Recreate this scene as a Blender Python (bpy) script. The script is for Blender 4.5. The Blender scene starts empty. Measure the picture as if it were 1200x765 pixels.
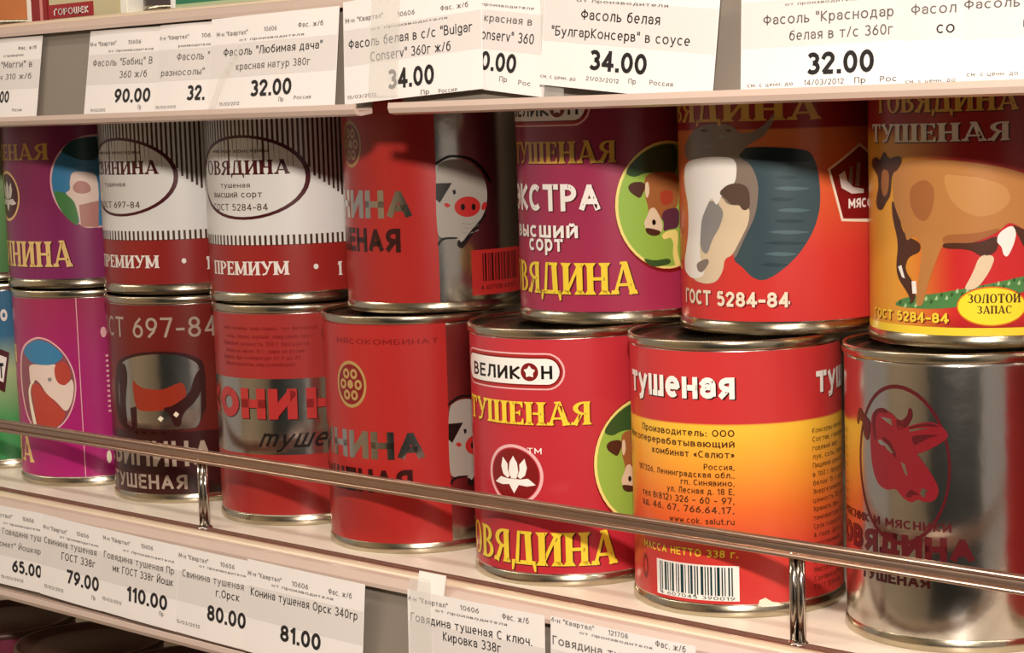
import bpy, bmesh, math, random
from mathutils import Vector, Matrix
from mathutils.geometry import tessellate_polygon

scene = bpy.context.scene
col = scene.collection
random.seed(5)
PI = math.pi

# ------------------------------------------------------------------ camera
cam_d = bpy.data.cameras.new('camera')
cam_d.sensor_width = 36.0
cam_d.lens = 2276.6 / 1200.0 * 36.0
cam_d.clip_start = 0.01
cam = bpy.data.objects.new('camera', cam_d)
col.objects.link(cam)
RT = Vector((0.7336405, 0.6788094, -0.03145483))
UP = Vector((-0.05214058, 0.10238362, 0.99337755))
BK = RT.cross(UP)
cam.matrix_world = Matrix(((RT.x, UP.x, BK.x, 0.5567816), (RT.y, UP.y, BK.y, -0.5740067), (RT.z, UP.z, BK.z, 0.1768152), (0, 0, 0, 1)))
scene.camera = cam

# ------------------------------------------------------------------ light and exposure
scene.view_settings.view_transform = 'Standard'
scene.view_settings.look = 'None'
scene.view_settings.gamma = 1.0
scene.view_settings.use_curve_mapping = False
scene.view_settings.exposure = -0.08
world = bpy.data.worlds.new('store_ambient')
scene.world = world
world.use_nodes = True
bg = world.node_tree.nodes['Background']
bg.inputs[0].default_value = (1.0, 0.86, 0.76, 1)
bg.inputs[1].default_value = 0.38

def area_lamp(name, loc, target, sx, sy, power, color):
    d = bpy.data.lights.new(name, 'AREA')
    d.shape = 'RECTANGLE'; d.size = sx; d.size_y = sy
    d.energy = power; d.color = color
    o = bpy.data.objects.new(name, d); col.objects.link(o)
    o.location = loc
    o.rotation_euler = (Vector(target) - Vector(loc)).to_track_quat('-Z', 'Y').to_euler()
    return o
# the lamp on top of the video camera, just above the lens
area_lamp('video_lamp', (0.575, -0.60, 0.385), (0.12, 0.0, 0.08), 0.045, 0.035, 6.5, (1.0, 0.89, 0.80))
# fluorescent rows over the aisle, with one added fill lamp at the left
area_lamp('aisle_and_fill_lamp', (-0.3, -0.95, 1.75), (-0.3, -0.7, 0.0), 2.4, 0.16, 14, (1.0, 0.93, 0.84))
area_lamp('aisle_and_fill_lamp', (-2.3, -1.9, 1.75), (-2.3, -2.6, 0.0), 2.0, .5, 75, (1.0, 0.88, 0.72))  # added fill, brightens the left surroundings that the bare metal reflects
area_lamp('aisle_and_fill_lamp', (2.4, -0.95, 1.75), (2.2, -0.7, 0.0), 2.0, 0.16, 20, (1.0, 0.93, 0.84))

# ------------------------------------------------------------------ materials
MATS = {}
def s2l(h):
    v = [int(h[i:i+2], 16) / 255 for i in (0, 2, 4)]
    return tuple((c / 12.92 if c <= .04045 else ((c + .055) / 1.055) ** 2.4) for c in v) + (1,)
def mat(name, hexcol, rough=.5, metal=0., noise=0., nscale=120., bump=0., spec=.5, coat=0.):
    if name in MATS: return MATS[name]
    m = bpy.data.materials.new(name); m.use_nodes = True
    nt = m.node_tree; b = nt.nodes['Principled BSDF']
    c = s2l(hexcol)
    b.inputs['Base Color'].default_value = c
    b.inputs['Roughness'].default_value = rough
    b.inputs['Metallic'].default_value = metal
    b.inputs['Specular IOR Level'].default_value = spec
    b.inputs['Coat Weight'].default_value = coat
    if noise or bump:
        tc = nt.nodes.new('ShaderNodeTexCoord'); n = nt.nodes.new('ShaderNodeTexNoise')
        n.inputs['Scale'].default_value = nscale; n.inputs['Detail'].default_value = 4
        nt.links.new(tc.outputs['Object'], n.inputs['Vector'])
        if noise:
            mx = nt.nodes.new('ShaderNodeMix'); mx.data_type = 'RGBA'
            mx.inputs[6].default_value = tuple(min(1, v * (1 - noise)) for v in c[:3]) + (1,)
            mx.inputs[7].default_value = tuple(min(1, v * (1 + noise)) for v in c[:3]) + (1,)
            nt.links.new(n.outputs['Fac'], mx.inputs[0]); nt.links.new(mx.outputs[2], b.inputs['Base Color'])
        if bump:
            bp = nt.nodes.new('ShaderNodeBump'); bp.inputs['Strength'].default_value = bump; bp.inputs['Distance'].default_value = .0006
            nt.links.new(n.outputs['Fac'], bp.inputs['Height']); nt.links.new(bp.outputs[0], b.inputs['Normal'])
    MATS[name] = m
    return m
def ramp_label(name, stops, interp='LINEAR', side=None):
    """printed tin whose ground colour runs up the can: stops are (height in mm, colour)"""
    m = bpy.data.materials.new(name); m.use_nodes = True
    nt = m.node_tree; b = nt.nodes['Principled BSDF']
    tc = nt.nodes.new('ShaderNodeTexCoord'); sp = nt.nodes.new('ShaderNodeSeparateXYZ')
    nt.links.new(tc.outputs['Object'], sp.inputs[0])
    dv = nt.nodes.new('ShaderNodeMath'); dv.operation = 'DIVIDE'; dv.inputs[1].default_value = .0965
    nt.links.new(sp.outputs['Z'], dv.inputs[0])
    r = nt.nodes.new('ShaderNodeValToRGB'); r.color_ramp.interpolation = interp
    while len(r.color_ramp.elements) < len(stops): r.color_ramp.elements.new(.5)
    for e, (z, h) in zip(r.color_ramp.elements, stops):
        e.position = z / 96.5; e.color = s2l(h)
    nt.links.new(dv.outputs[0], r.inputs[0])
    outc = r.outputs[0]
    if side:
        # a second ground colour that runs in from one side of the label, measured round the can in degrees
        a0, a1, h, z0, z1 = side
        at = nt.nodes.new('ShaderNodeMath'); at.operation = 'ARCTAN2'
        ng = nt.nodes.new('ShaderNodeMath'); ng.operation = 'MULTIPLY'; ng.inputs[1].default_value = -1
        nt.links.new(sp.outputs['Y'], ng.inputs[0]); nt.links.new(sp.outputs['X'], at.inputs[0]); nt.links.new(ng.outputs[0], at.inputs[1])
        mr = nt.nodes.new('ShaderNodeMapRange'); mr.interpolation_type = 'SMOOTHSTEP'
        mr.inputs[1].default_value = math.radians(a0); mr.inputs[2].default_value = math.radians(a1)
        mr.inputs[3].default_value = 1; mr.inputs[4].default_value = 0
        nt.links.new(at.outputs[0], mr.inputs[0])
        mz = nt.nodes.new('ShaderNodeMapRange'); mz.interpolation_type = 'SMOOTHSTEP'
        mz.inputs[1].default_value = z0 / 1000; mz.inputs[2].default_value = z1 / 1000; mz.inputs[3].default_value = 1; mz.inputs[4].default_value = 0
        nt.links.new(sp.outputs['Z'], mz.inputs[0])
        mu = nt.nodes.new('ShaderNodeMath'); mu.operation = 'MULTIPLY'
        nt.links.new(mr.outputs[0], mu.inputs[0]); nt.links.new(mz.outputs[0], mu.inputs[1])
        mx = nt.nodes.new('ShaderNodeMix'); mx.data_type = 'RGBA'; mx.inputs[7].default_value = s2l(h)
        nt.links.new(mu.outputs[0], mx.inputs[0]); nt.links.new(r.outputs[0], mx.inputs[6])
        outc = mx.outputs[2]
    nt.links.new(outc, b.inputs['Base Color'])
    b.inputs['Roughness'].default_value = LR; b.inputs['Specular IOR Level'].default_value = .5
    return m
LR = .28
INKS = dict(white_ink='F4EEE6', gold_ink='D8A548', yellow_ink='F2D23C', pale_gold_ink='F3CE84', dull_gold_ink='D6A848', dark_red_ink='7E1618',
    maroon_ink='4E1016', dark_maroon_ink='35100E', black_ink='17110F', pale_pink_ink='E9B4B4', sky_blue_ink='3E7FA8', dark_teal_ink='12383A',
    grass_green_ink='4D8248', pig_white_ink='E6CFC0', pig_pink_ink='B98078', pig_red_ink='B8483A', rose_grey_ink='8E5058', cream_ink='EFE2C8',
    brown_ink='4A2A16', grey_ink='8C8884', pig_grey_ink='9C958A', bright_red_ink='AC2A26', pale_yellow_ink='F0DE82', lime_green_ink='94B84A',
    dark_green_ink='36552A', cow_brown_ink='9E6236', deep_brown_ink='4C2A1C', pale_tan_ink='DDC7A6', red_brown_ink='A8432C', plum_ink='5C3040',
    slate_ink='3B4E54', slate_light_ink='536A72', slate_dark_ink='1E2A2E', grey_brown_ink='85766A', hide_white_ink='EFEAE2', silver_ink='E6DAC8',
    pale_green_ink='A8C690', cow_tan_ink='B47A42', cow_light_ink='C08A50', orange_ink='D9701E', badge_yellow_ink='F6DC34', rust_ink='96301C',
    brick_red_ink='B23230', bull_red_ink='781820',label_white_ink='E8E6E0',bronze_ink='B08C54',dim_silver_ink='A89484',hide_brown_ink='5A463A',slate_mid_ink='2E3F45')
def ink(n):
    if n == 'bare_metal': return mat('bare_tin', 'C4BFB6', .2, 1., .08, 45, .6)
    return mat(n, INKS[n], LR)
TIN = mat('bare_tin', 'C4BFB6', .2, 1., .08, 45, .6)
RIMM = mat('rim_tin', 'C2B8A2', .22, 1., .1, 200, .1)
LIDM = mat('lid_tin', 'A89E8C', .34, 1., .15, 90, .1)

# ------------------------------------------------------------------ object helpers
def link(name, me, parent=None, m=None):
    o = bpy.data.objects.new(name, me); col.objects.link(o)
    if parent: o.parent = parent
    if m: me.materials.append(m)
    return o
def tag(o, label=None, cat=None, group=None, kind=None):
    if label: o['label'] = label
    if cat: o['category'] = cat
    if group: o['group'] = group
    if kind: o['kind'] = kind
    return o
def empty(name, loc=(0, 0, 0), rz=0.):
    o = bpy.data.objects.new(name, None); col.objects.link(o)
    o.empty_display_size = .01; o.location = loc; o.rotation_euler = (0, 0, rz)
    return o
def finish(bm, name, parent=None, m=None, smooth=False):
    me = bpy.data.meshes.new(name); bm.to_mesh(me); bm.free()
    if smooth:
        for p in me.polygons: p.use_smooth = True
    return link(name, me, parent, m)
def lathe(prof, seg=96, closed=False):
    """prof: (radius, z) list, turned round the z axis"""
    bm = bmesh.new(); rings = []
    for r, z in prof:
        if r < 1e-6: rings.append([bm.verts.new((0, 0, z))])
        else: rings.append([bm.verts.new((r * math.cos(2 * PI * i / seg), r * math.sin(2 * PI * i / seg), z)) for i in range(seg)])
    n = len(rings)
    for k in range(n if closed else n - 1):
        a, b = rings[k], rings[(k + 1) % n]
        for i in range(seg):
            j = (i + 1) % seg
            if len(a) == 1 and len(b) == 1: continue
            if len(a) == 1: bm.faces.new((a[0], b[j], b[i]))
            elif len(b) == 1: bm.faces.new((a[i], a[j], b[0]))
            else: bm.faces.new((a[i], a[j], b[j], b[i]))
    bmesh.ops.recalc_face_normals(bm, faces=bm.faces)
    return bm
def box(bm, x0, x1, y0, y1, z0, z1):
    v = [bm.verts.new(p) for p in ((x0, y0, z0), (x1, y0, z0), (x1, y1, z0), (x0, y1, z0), (x0, y0, z1), (x1, y0, z1), (x1, y1, z1), (x0, y1, z1))]
    for f in ((0, 3, 2, 1), (4, 5, 6, 7), (0, 1, 5, 4), (1, 2, 6, 5), (2, 3, 7, 6), (3, 0, 4, 7)): bm.faces.new([v[i] for i in f])
def box_obj(name, x0, x1, y0, y1, z0, z1, m, parent=None, bev=0.):
    bm = bmesh.new(); box(bm, x0, x1, y0, y1, z0, z1)
    if bev: bmesh.ops.bevel(bm, geom=bm.edges[:], offset=bev, segments=2, affect='EDGES')
    return finish(bm, name, parent, m)
def extrude_x(name, pts, x0, x1, m, parent=None, smooth=False):
    """closed (y, z) section drawn out along the shelf"""
    bm = bmesh.new()
    a = [bm.verts.new((x0, y, z)) for y, z in pts]; b = [bm.verts.new((x1, y, z)) for y, z in pts]
    n = len(pts)
    for i in range(n): bm.faces.new((a[i], a[(i + 1) % n], b[(i + 1) % n], b[i]))
    bm.faces.new(a); bm.faces.new(b[::-1])
    bmesh.ops.recalc_face_normals(bm, faces=bm.faces)
    return finish(bm, name, parent, m, smooth)

# ------------------------------------------------------------------ lettering: plain letters from the text object, serif letters drawn here
def bar(x0, y0, x1, y1, w0, w1=None):
    w1 = w0 if w1 is None else w1
    dx, dy = x1 - x0, y1 - y0; l = math.hypot(dx, dy) or 1
    nx, ny = -dy / l, dx / l
    return [(x0 + nx * w0 / 2, y0 + ny * w0 / 2), (x0 - nx * w0 / 2, y0 - ny * w0 / 2), (x1 - nx * w1 / 2, y1 - ny * w1 / 2), (x1 + nx * w1 / 2, y1 + ny * w1 / 2)]
def serif(x, y, d, w=.19):
    return [(x - w, y), (x + w, y), (x + .1, y + .13 * d), (x - .1, y + .13 * d)]
def stem(x): return [[(x - .1, 0), (x + .1, 0), (x + .1, 1), (x - .1, 1)], serif(x, 0, 1), serif(x, 1, -1)]
def arc(cx, cy, rx, ry, a0, a1, thick, thin, n=9):
    q = []
    for i in range(n):
        t0 = math.radians(a0 + (a1 - a0) * i / n); t1 = math.radians(a0 + (a1 - a0) * (i + 1) / n)
        w0 = thin + (thick - thin) * abs(math.cos(t0)); w1 = thin + (thick - thin) * abs(math.cos(t1))
        q.append([(cx + rx * math.cos(t0), cy + ry * math.sin(t0)), (cx + rx * math.cos(t1), cy + ry * math.sin(t1)),
                  (cx + (rx - w1) * math.cos(t1), cy + (ry - w1 * .8) * math.sin(t1)), (cx + (rx - w0) * math.cos(t0), cy + (ry - w0 * .8) * math.sin(t0))])
    return q
def g_bowl(x, y0, y1, rx, side=1):
    cy, ry = (y0 + y1) / 2, (y1 - y0) / 2
    return arc(x, cy, rx, ry, -90, 90, .18, .09) if side > 0 else arc(x, cy, rx, ry, 90, 270, .18, .09)
SERIF = {
 'Н': (.80, lambda: stem(.17) + stem(.62) + [bar(.2, .5, .6, .5, .1)]),
 'И': (.82, lambda: stem(.17) + stem(.64) + [bar(.22, .12, .6, .88, .1)]),
 'Й': (.82, lambda: stem(.17) + stem(.64) + [bar(.22, .12, .6, .88, .1), bar(.28, 1.14, .54, 1.14, .08)]),
 'П': (.80, lambda: stem(.17) + stem(.62) + [bar(.15, .95, .65, .95, .1)]),
 'Ш': (1.10, lambda: stem(.17) + stem(.54) + stem(.91) + [bar(.15, .045, .95, .045, .09)]),
 'Т': (.78, lambda: [[(.28, 0), (.48, 0), (.48, 1), (.28, 1)], serif(.38, 0, 1), bar(.03, .95, .73, .95, .1), [(.03, 1), (.03, .7), (.08, .7), (.16, .92)], [(.73, 1), (.73, .7), (.68, .7), (.6, .92)]]),
 'У': (.76, lambda: [bar(.15, 1, .42, .42, .2, .16), bar(.66, 1, .32, .06, .1, .09), serif(.15, 1, -1, .15), serif(.64, 1, -1, .13), bar(.34, .1, .12, .04, .1, .13)]),
 'Е': (.66, lambda: stem(.18) + [bar(.18, .95, .6, .95, .1), bar(.18, .05, .62, .05, .1), bar(.2, .51, .46, .51, .09), [(.6, 1), (.6, .74), (.56, .74), (.48, .92)], [(.62, 0), (.62, .27), (.58, .27), (.5, .08)], bar(.47, .4, .47, .62, .06)]),
 'А': (.86, lambda: [bar(.44, 1, .70, 0, .17, .2), bar(.42, 1.0, .14, 0, .08, .1), bar(.24, .3, .62, .3, .09), serif(.70, 0, 1, .15), serif(.14, 0, 1, .13), bar(.30, .98, .50, 1.0, .08)]),
 'Д': (.88, lambda: [bar(.30, 1, .22, .08, .1, .12), [(.54, .05), (.74, .05), (.70, 1), (.50, 1)], bar(.28, .96, .74, .96, .09), bar(.02, .06, .86, .06, .12), [(.02, .12), (.16, .12), (.08, -.2), (.02, -.2)], [(.86, .12), (.72, .12), (.80, -.2), (.86, -.2)]]),
 'Л': (.80, lambda: [bar(.26, 1, .14, 0, .1, .13), [(.50, 0), (.70, 0), (.70, 1), (.50, 1)], serif(.6, 0, 1), bar(.24, .96, .7, .96, .09), serif(.14, 0, 1, .13)]),
 'Я': (.74, lambda: [[(.46, 0), (.66, 0), (.66, 1), (.46, 1)], serif(.56, 0, 1, .17), bar(.5, .95, .68, .95, .1), bar(.36, .5, .13, 0, .13, .17), serif(.12, 0, 1, .12), bar(.34, .48, .5, .48, .08)] + g_bowl(.46, .44, 1, .38, -1)),
 'В': (.72, lambda: stem(.18) + g_bowl(.30, .5, 1, .32) + g_bowl(.32, 0, .56, .37)),
 'Р': (.70, lambda: stem(.18) + g_bowl(.28, .42, 1, .38)),
 'Г': (.66, lambda: stem(.18) + [bar(.18, .95, .6, .95, .1), [(.6, 1), (.6, .7), (.56, .7), (.48, .92)]]),
 'О': (.82, lambda: arc(.40, .5, .37, .52, 0, 360, .19, .08, 20)),
 'С': (.76, lambda: arc(.42, .5, .38, .52, 48, 312, .19, .08, 14) + [bar(.66, .98, .66, .7, .07)]),
 'З': (.66, lambda: g_bowl(.28, .48, 1.0, .30) + g_bowl(.28, 0, .56, .34) + [bar(.06, .16, .3, .05, .1), bar(.08, .88, .3, .95, .1)]),
 'М': (1.00, lambda: stem(.17) + stem(.80) + [bar(.2, .96, .48, .1, .17, .14), bar(.78, .96, .48, .1, .08, .1)]),
 '1': (.50, lambda: stem(.25) + [bar(.22, .93, .06, .78, .1)]),
 ' ': (.4, lambda: []),
}
def serif_glyphs(s):
    x = 0; vs = []; fs = []
    for ch in s:
        adv, fn = SERIF[ch]
        for q in fn():
            k = len(vs); vs += [(x + a, b) for a, b in q]; fs.append(tuple(range(k, k + 4)))
        x += adv
    return vs, fs
# plain letters drawn as strokes along centre lines: (width, polylines), cap height 1
def A_(cx, cy, rx, ry, a0, a1, n=8):
    return [(cx + rx * math.cos(math.radians(a0 + (a1 - a0) * i / n)), cy + ry * math.sin(math.radians(a0 + (a1 - a0) * i / n))) for i in range(n + 1)]
O_ = lambda w, h=1.: [A_(w / 2, h / 2, w / 2, h / 2, 0, 360, 16)]
def bowl_r(x, y0, y1, w, m=.5):
    r = (y1 - y0) / 2
    return [(x, y1)] + A_(x + w - min(r, w * .6), (y0 + y1) / 2, min(r, w * .6), r, 90, -90) + [(x, y0)]
def bowl_l(x, y0, y1, w):
    return [(2 * x - p[0], p[1]) for p in bowl_r(x, y0, y1, w)]
PLAIN = {
 'А': (.56, [[(0, 0), (.28, 1), (.56, 0)], [(.1, .32), (.46, .32)]]), 'Б': (.46, [[(.42, 1), (0, 1), (0, 0)], bowl_r(0, 0, .55, .46)]),
 'В': (.48, [[(0, 0), (0, 1)], bowl_r(0, .53, 1, .42), bowl_r(0, 0, .53, .48)]), 'Г': (.38, [[(0, 0), (0, 1), (.38, 1)]]),
 'Д': (.6, [[(.1, .08), (.18, 1), (.5, 1), (.5, .08)], [(0, -.16), (0, .06), (.6, .06), (.6, -.16)]]), 'Е': (.4, [[(.4, 1), (0, 1), (0, 0), (.4, 0)], [(0, .52), (.36, .52)]]),
 'Ж': (.8, [[(.4, 0), (.4, 1)], [(0, 1), (.38, .52), (0, 0)], [(.8, 1), (.42, .52), (.8, 0)]]), 'З': (.44, [A_(.2, .76, .22, .24, 150, -90), A_(.2, .26, .25, .26, 90, -150)]),
 'И': (.5, [[(0, 1), (0, 0), (.5, 1), (.5, 0)]]), 'Й': (.5, [[(0, 1), (0, 0), (.5, 1), (.5, 0)], [(.14, 1.26), (.25, 1.18), (.36, 1.26)]]),
 'К': (.46, [[(0, 0), (0, 1)], [(.46, 1), (.02, .5), (.46, 0)]]), 'Л': (.52, [[(0, 0), (.1, .2), (.16, 1), (.52, 1), (.52, 0)]]),
 'М': (.64, [[(0, 0), (0, 1), (.32, .25), (.64, 1), (.64, 0)]]), 'Н': (.5, [[(0, 0), (0, 1)], [(.5, 0), (.5, 1)], [(0, .5), (.5, .5)]]),
 'О': (.62, O_(.62)), 'П': (.5, [[(0, 0), (0, 1), (.5, 1), (.5, 0)]]), 'Р': (.44, [[(0, 0), (0, 1)], bowl_r(0, .44, 1, .44)]),
 'С': (.54, [A_(.3, .5, .3, .5, 48, 312, 12)]), 'Т': (.52, [[(0, 1), (.52, 1)], [(.26, 0), (.26, 1)]]), 'У': (.5, [[(0, 1), (.27, .38)], [(.5, 1), (.2, .05), (.05, 0)]]),
 'Ф': (.66, [[(.33, 0), (.33, 1)], A_(.33, .52, .33, .3, 0, 360, 14)]), 'Х': (.5, [[(0, 0), (.5, 1)], [(0, 1), (.5, 0)]]),
 'Ц': (.56, [[(0, 1), (0, 0), (.56, 0), (.56, -.18)], [(.46, 1), (.46, 0)]]), 'Ч': (.46, [[(0, 1), (0, .6), (.1, .44), (.46, .44)], [(.46, 0), (.46, 1)]]),
 'Ш': (.74, [[(0, 1), (0, 0), (.74, 0), (.74, 1)], [(.37, 0), (.37, 1)]]), 'Щ': (.8, [[(0, 1), (0, 0), (.82, 0), (.82, -.18)], [(.36, 0), (.36, 1)], [(.72, 0), (.72, 1)]]),
 'Ъ': (.56, [[(0, 1), (.14, 1), (.14, 0)], bowl_r(.14, 0, .54, .42)]), 'Ы': (.62, [[(0, 1), (0, 0)], bowl_r(0, 0, .54, .4), [(.62, 0), (.62, 1)]]), 'Ь': (.44, [[(0, 1), (0, 0)], bowl_r(0, 0, .54, .44)]),
 'Э': (.5, [A_(.22, .5, .3, .5, 132, -132, 12), [(.14, .52), (.5, .52)]]), 'Ю': (.8, [[(0, 0), (0, 1)], [(0, .5), (.24, .5)], A_(.52, .5, .28, .5, 0, 360, 14)]),
 'Я': (.46, [[(.46, 0), (.46, 1)], bowl_l(.46, .44, 1, .44), [(.28, .44), (0, 0)]]),
 'а': (.40, [A_(.2, .5, .2, .22, 160, 0, 6) + [(.40, 0)], A_(.2, .22, .2, .2, 60, 330, 8)]),
 'б': (.46, [A_(.23, .34, .23, .34, 0, 360, 14), [(0, .34), (.03, .7), (.16, .92), (.42, 1)]]),
 'е': (.46, [[(0, .37), (.46, .37)] + A_(.23, .36, .23, .36, 0, 310, 12)]), 'р': (.44, [[(0, -.3), (0, .72)], A_(.22, .36, .22, .36, 0, 360, 14)]),
 'у': (.46, [[(0, .72), (.24, .06)], [(.46, .72), (.16, -.24), (.02, -.28)]]), 'ф': (.66, [[(.33, -.3), (.33, 1)], A_(.33, .36, .33, .34, 0, 360, 14)]),
 'g': (.44, [A_(.22, .36, .22, .36, 0, 360, 14), [(.44, .72), (.44, -.1)] + A_(.22, -.1, .22, .18, 0, -150, 6)]), 'l': (.02, [[(0, 0), (0, 1)]]), 'r': (.28, [[(0, 0), (0, .72)], A_(.26, .42, .26, .3, 180, 80, 5)]),
 'n': (.42, [[(0, 0), (0, .72)], A_(.21, .48, .21, .24, 180, 0, 8) + [(.42, 0)]]), 's': (.36, [A_(.18, .54, .18, .18, 40, 270, 8) + A_(.18, .18, .18, .18, 90, -140, 8)]),
 'v': (.44, [[(0, .72), (.22, 0), (.44, .72)]]), 'w': (.64, [[(0, .72), (.16, 0), (.32, .6), (.48, 0), (.64, .72)]]), 't': (.26, [[(.1, 1), (.1, .1), (.26, 0)], [(0, .72), (.26, .72)]]),
 'k': (.38, [[(0, 0), (0, 1)], [(.36, .72), (.02, .34), (.38, 0)]]), 'm': (.70, [[(0, 0), (0, .72)], A_(.175, .5, .175, .22, 180, 0, 8) + [(.35, 0)], A_(.525, .5, .175, .22, 180, 0, 8) + [(.70, 0)]]),
 'G': (.58, [A_(.3, .5, .3, .5, 48, 345, 12) + [(.6, .46), (.34, .46)]]),
 '0': (.48, O_(.48)), '1': (.22, [[(0, .78), (.2, 1), (.2, 0)]]), '2': (.44, [A_(.22, .75, .22, .25, 165, -30, 9) + [(0, 0), (.46, 0)]]), '3': (.44, [A_(.2, .76, .22, .24, 150, -90), A_(.2, .26, .25, .26, 90, -150)]),
 '4': (.5, [[(.5, .26), (0, .26), (.36, 1), (.36, 0)]]), '5': (.44, [[(.4, 1), (.06, 1), (.03, .56)] + A_(.2, .32, .24, .32, 110, -150, 9)]), '6': (.46, [A_(.23, .3, .23, .3, 0, 360, 14), [(.38, 1), (.14, .72), (.01, .36)]]),
 '7': (.44, [[(0, 1), (.44, 1), (.14, 0)]]), '8': (.46, [A_(.23, .76, .2, .24, 0, 360, 12), A_(.23, .26, .23, .26, 0, 360, 12)]), '9': (.46, [A_(.23, .7, .23, .3, 0, 360, 14), [(.08, 0), (.32, .28), (.45, .64)]]),
 '.': (.02, [[(0, 0), (.02, 0)]]), ',': (.04, [[(.04, .04), (0, -.14)]]), ':': (.02, [[(0, 0), (.02, 0)], [(0, .55), (.02, .55)]]), '-': (.26, [[(0, .4), (.26, .4)]]), '/': (.3, [[(0, 0), (.3, 1)]]),
 '"': (.18, [[(0, .74), (0, 1.02)], [(.18, .74), (.18, 1.02)]]), '«': (.3, [[(.14, .6), (0, .36), (.14, .12)], [(.3, .6), (.16, .36), (.3, .12)]]), '»': (.3, [[(0, .6), (.14, .36), (0, .12)], [(.16, .6), (.3, .36), (.16, .12)]]),
 '(': (.16, [A_(.3, .45, .3, .62, 130, 230, 6)]), ')': (.16, [A_(-.14, .45, .3, .62, 50, -50, 6)]), ' ': (.16, []),
}
for u_, l_ in zip('ВГДЖЗИЙКЛМНПТЦЧШЩЪЫЬЭЮЯОСХ', 'вгджзийклмнптцчшщъыьэюяосх'):
    w_, p_ = PLAIN[u_]; PLAIN[l_] = (w_ * .86, [[(x * .86, (y if y < 0 else y * .72)) for x, y in q] for q in p_])
for lat, cyr in zip('ABCEHKMOPTXacopex', 'АВСЕНКМОРТХасорех'): PLAIN[lat] = PLAIN[cyr]
PLAIN['u'] = (.42, [[(0, .72), (0, .2)] + A_(.21, .22, .21, .22, 180, 360, 8), [(.42, .72), (.42, 0)]])
_tc = {}
def plain_glyphs(s, bold):
    key = (s, round(bold, 3))
    if key in _tc: return _tc[key]
    w = .125 + max(bold, 0) * 2.6
    x = 0; vs = []; fs = []
    for ch in s:
        W, lines = PLAIN[ch]
        W *= 1 + bold * 2
        for q in lines:
            pts = [(x + w / 2 + a * (1 + bold * 2), w / 2 + b * (1 - w)) for a, b in q]
            closed = len(pts) > 3 and math.dist(pts[0], pts[-1]) < 1e-6
            for i in range(len(pts) - 1):
                (x0, y0), (x1, y1) = pts[i], pts[i + 1]
                l = math.hypot(x1 - x0, y1 - y0)
                if l < 1e-6: continue
                e = w * (.5 if (len(pts) <= 5) else .15)
                e0 = e if (i > 0 or closed or len(pts) == 2 and l > .3) else (w / 2 if l < .1 or len(pts) <= 5 else 0)
                e1 = e if (i < len(pts) - 2 or closed or len(pts) == 2 and l > .3) else (w / 2 if l < .1 or len(pts) <= 5 else 0)
                dx, dy = (x1 - x0) / l, (y1 - y0) / l
                slant_ = abs(dx) > .15 and abs(dy) > .15
                if slant_ and len(pts) <= 5: e0 = min(e0, w * .28); e1 = min(e1, w * .28)
                k = len(vs)
                vs += bar(x0 - dx * e0, y0 - dy * e0, x1 + dx * e1, y1 + dy * e1, w); fs.append((k, k + 1, k + 2, k + 3))
        x += W + w + (.15 if bold < .03 else .10)
    _tc[key] = (vs, fs)
    return _tc[key]
def glyphs(s, font, bold): return serif_glyphs(s) if font == 's' else plain_glyphs(s, bold)
def span(vs): return (min(v[0] for v in vs), max(v[0] for v in vs)) if vs else (0, 1)
def text_shape(full, k, ua, ub, z, h, font, bold, slant):
    vs, fs = glyphs(full, font, bold)
    x0, x1 = span(vs)
    if k:
        t0, t1 = span(glyphs(full[k:], font, bold)[0]); wt = t1 - t0
    else: wt = x1 - x0
    sx = (ub - ua) / wt
    if font == 's': cap = 1.0
    else: cap = 1.0
    sy = h / cap
    return [(ub - (x1 - x) * sx + slant * y * sy, z + y * sy) for x, y in vs], fs

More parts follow.
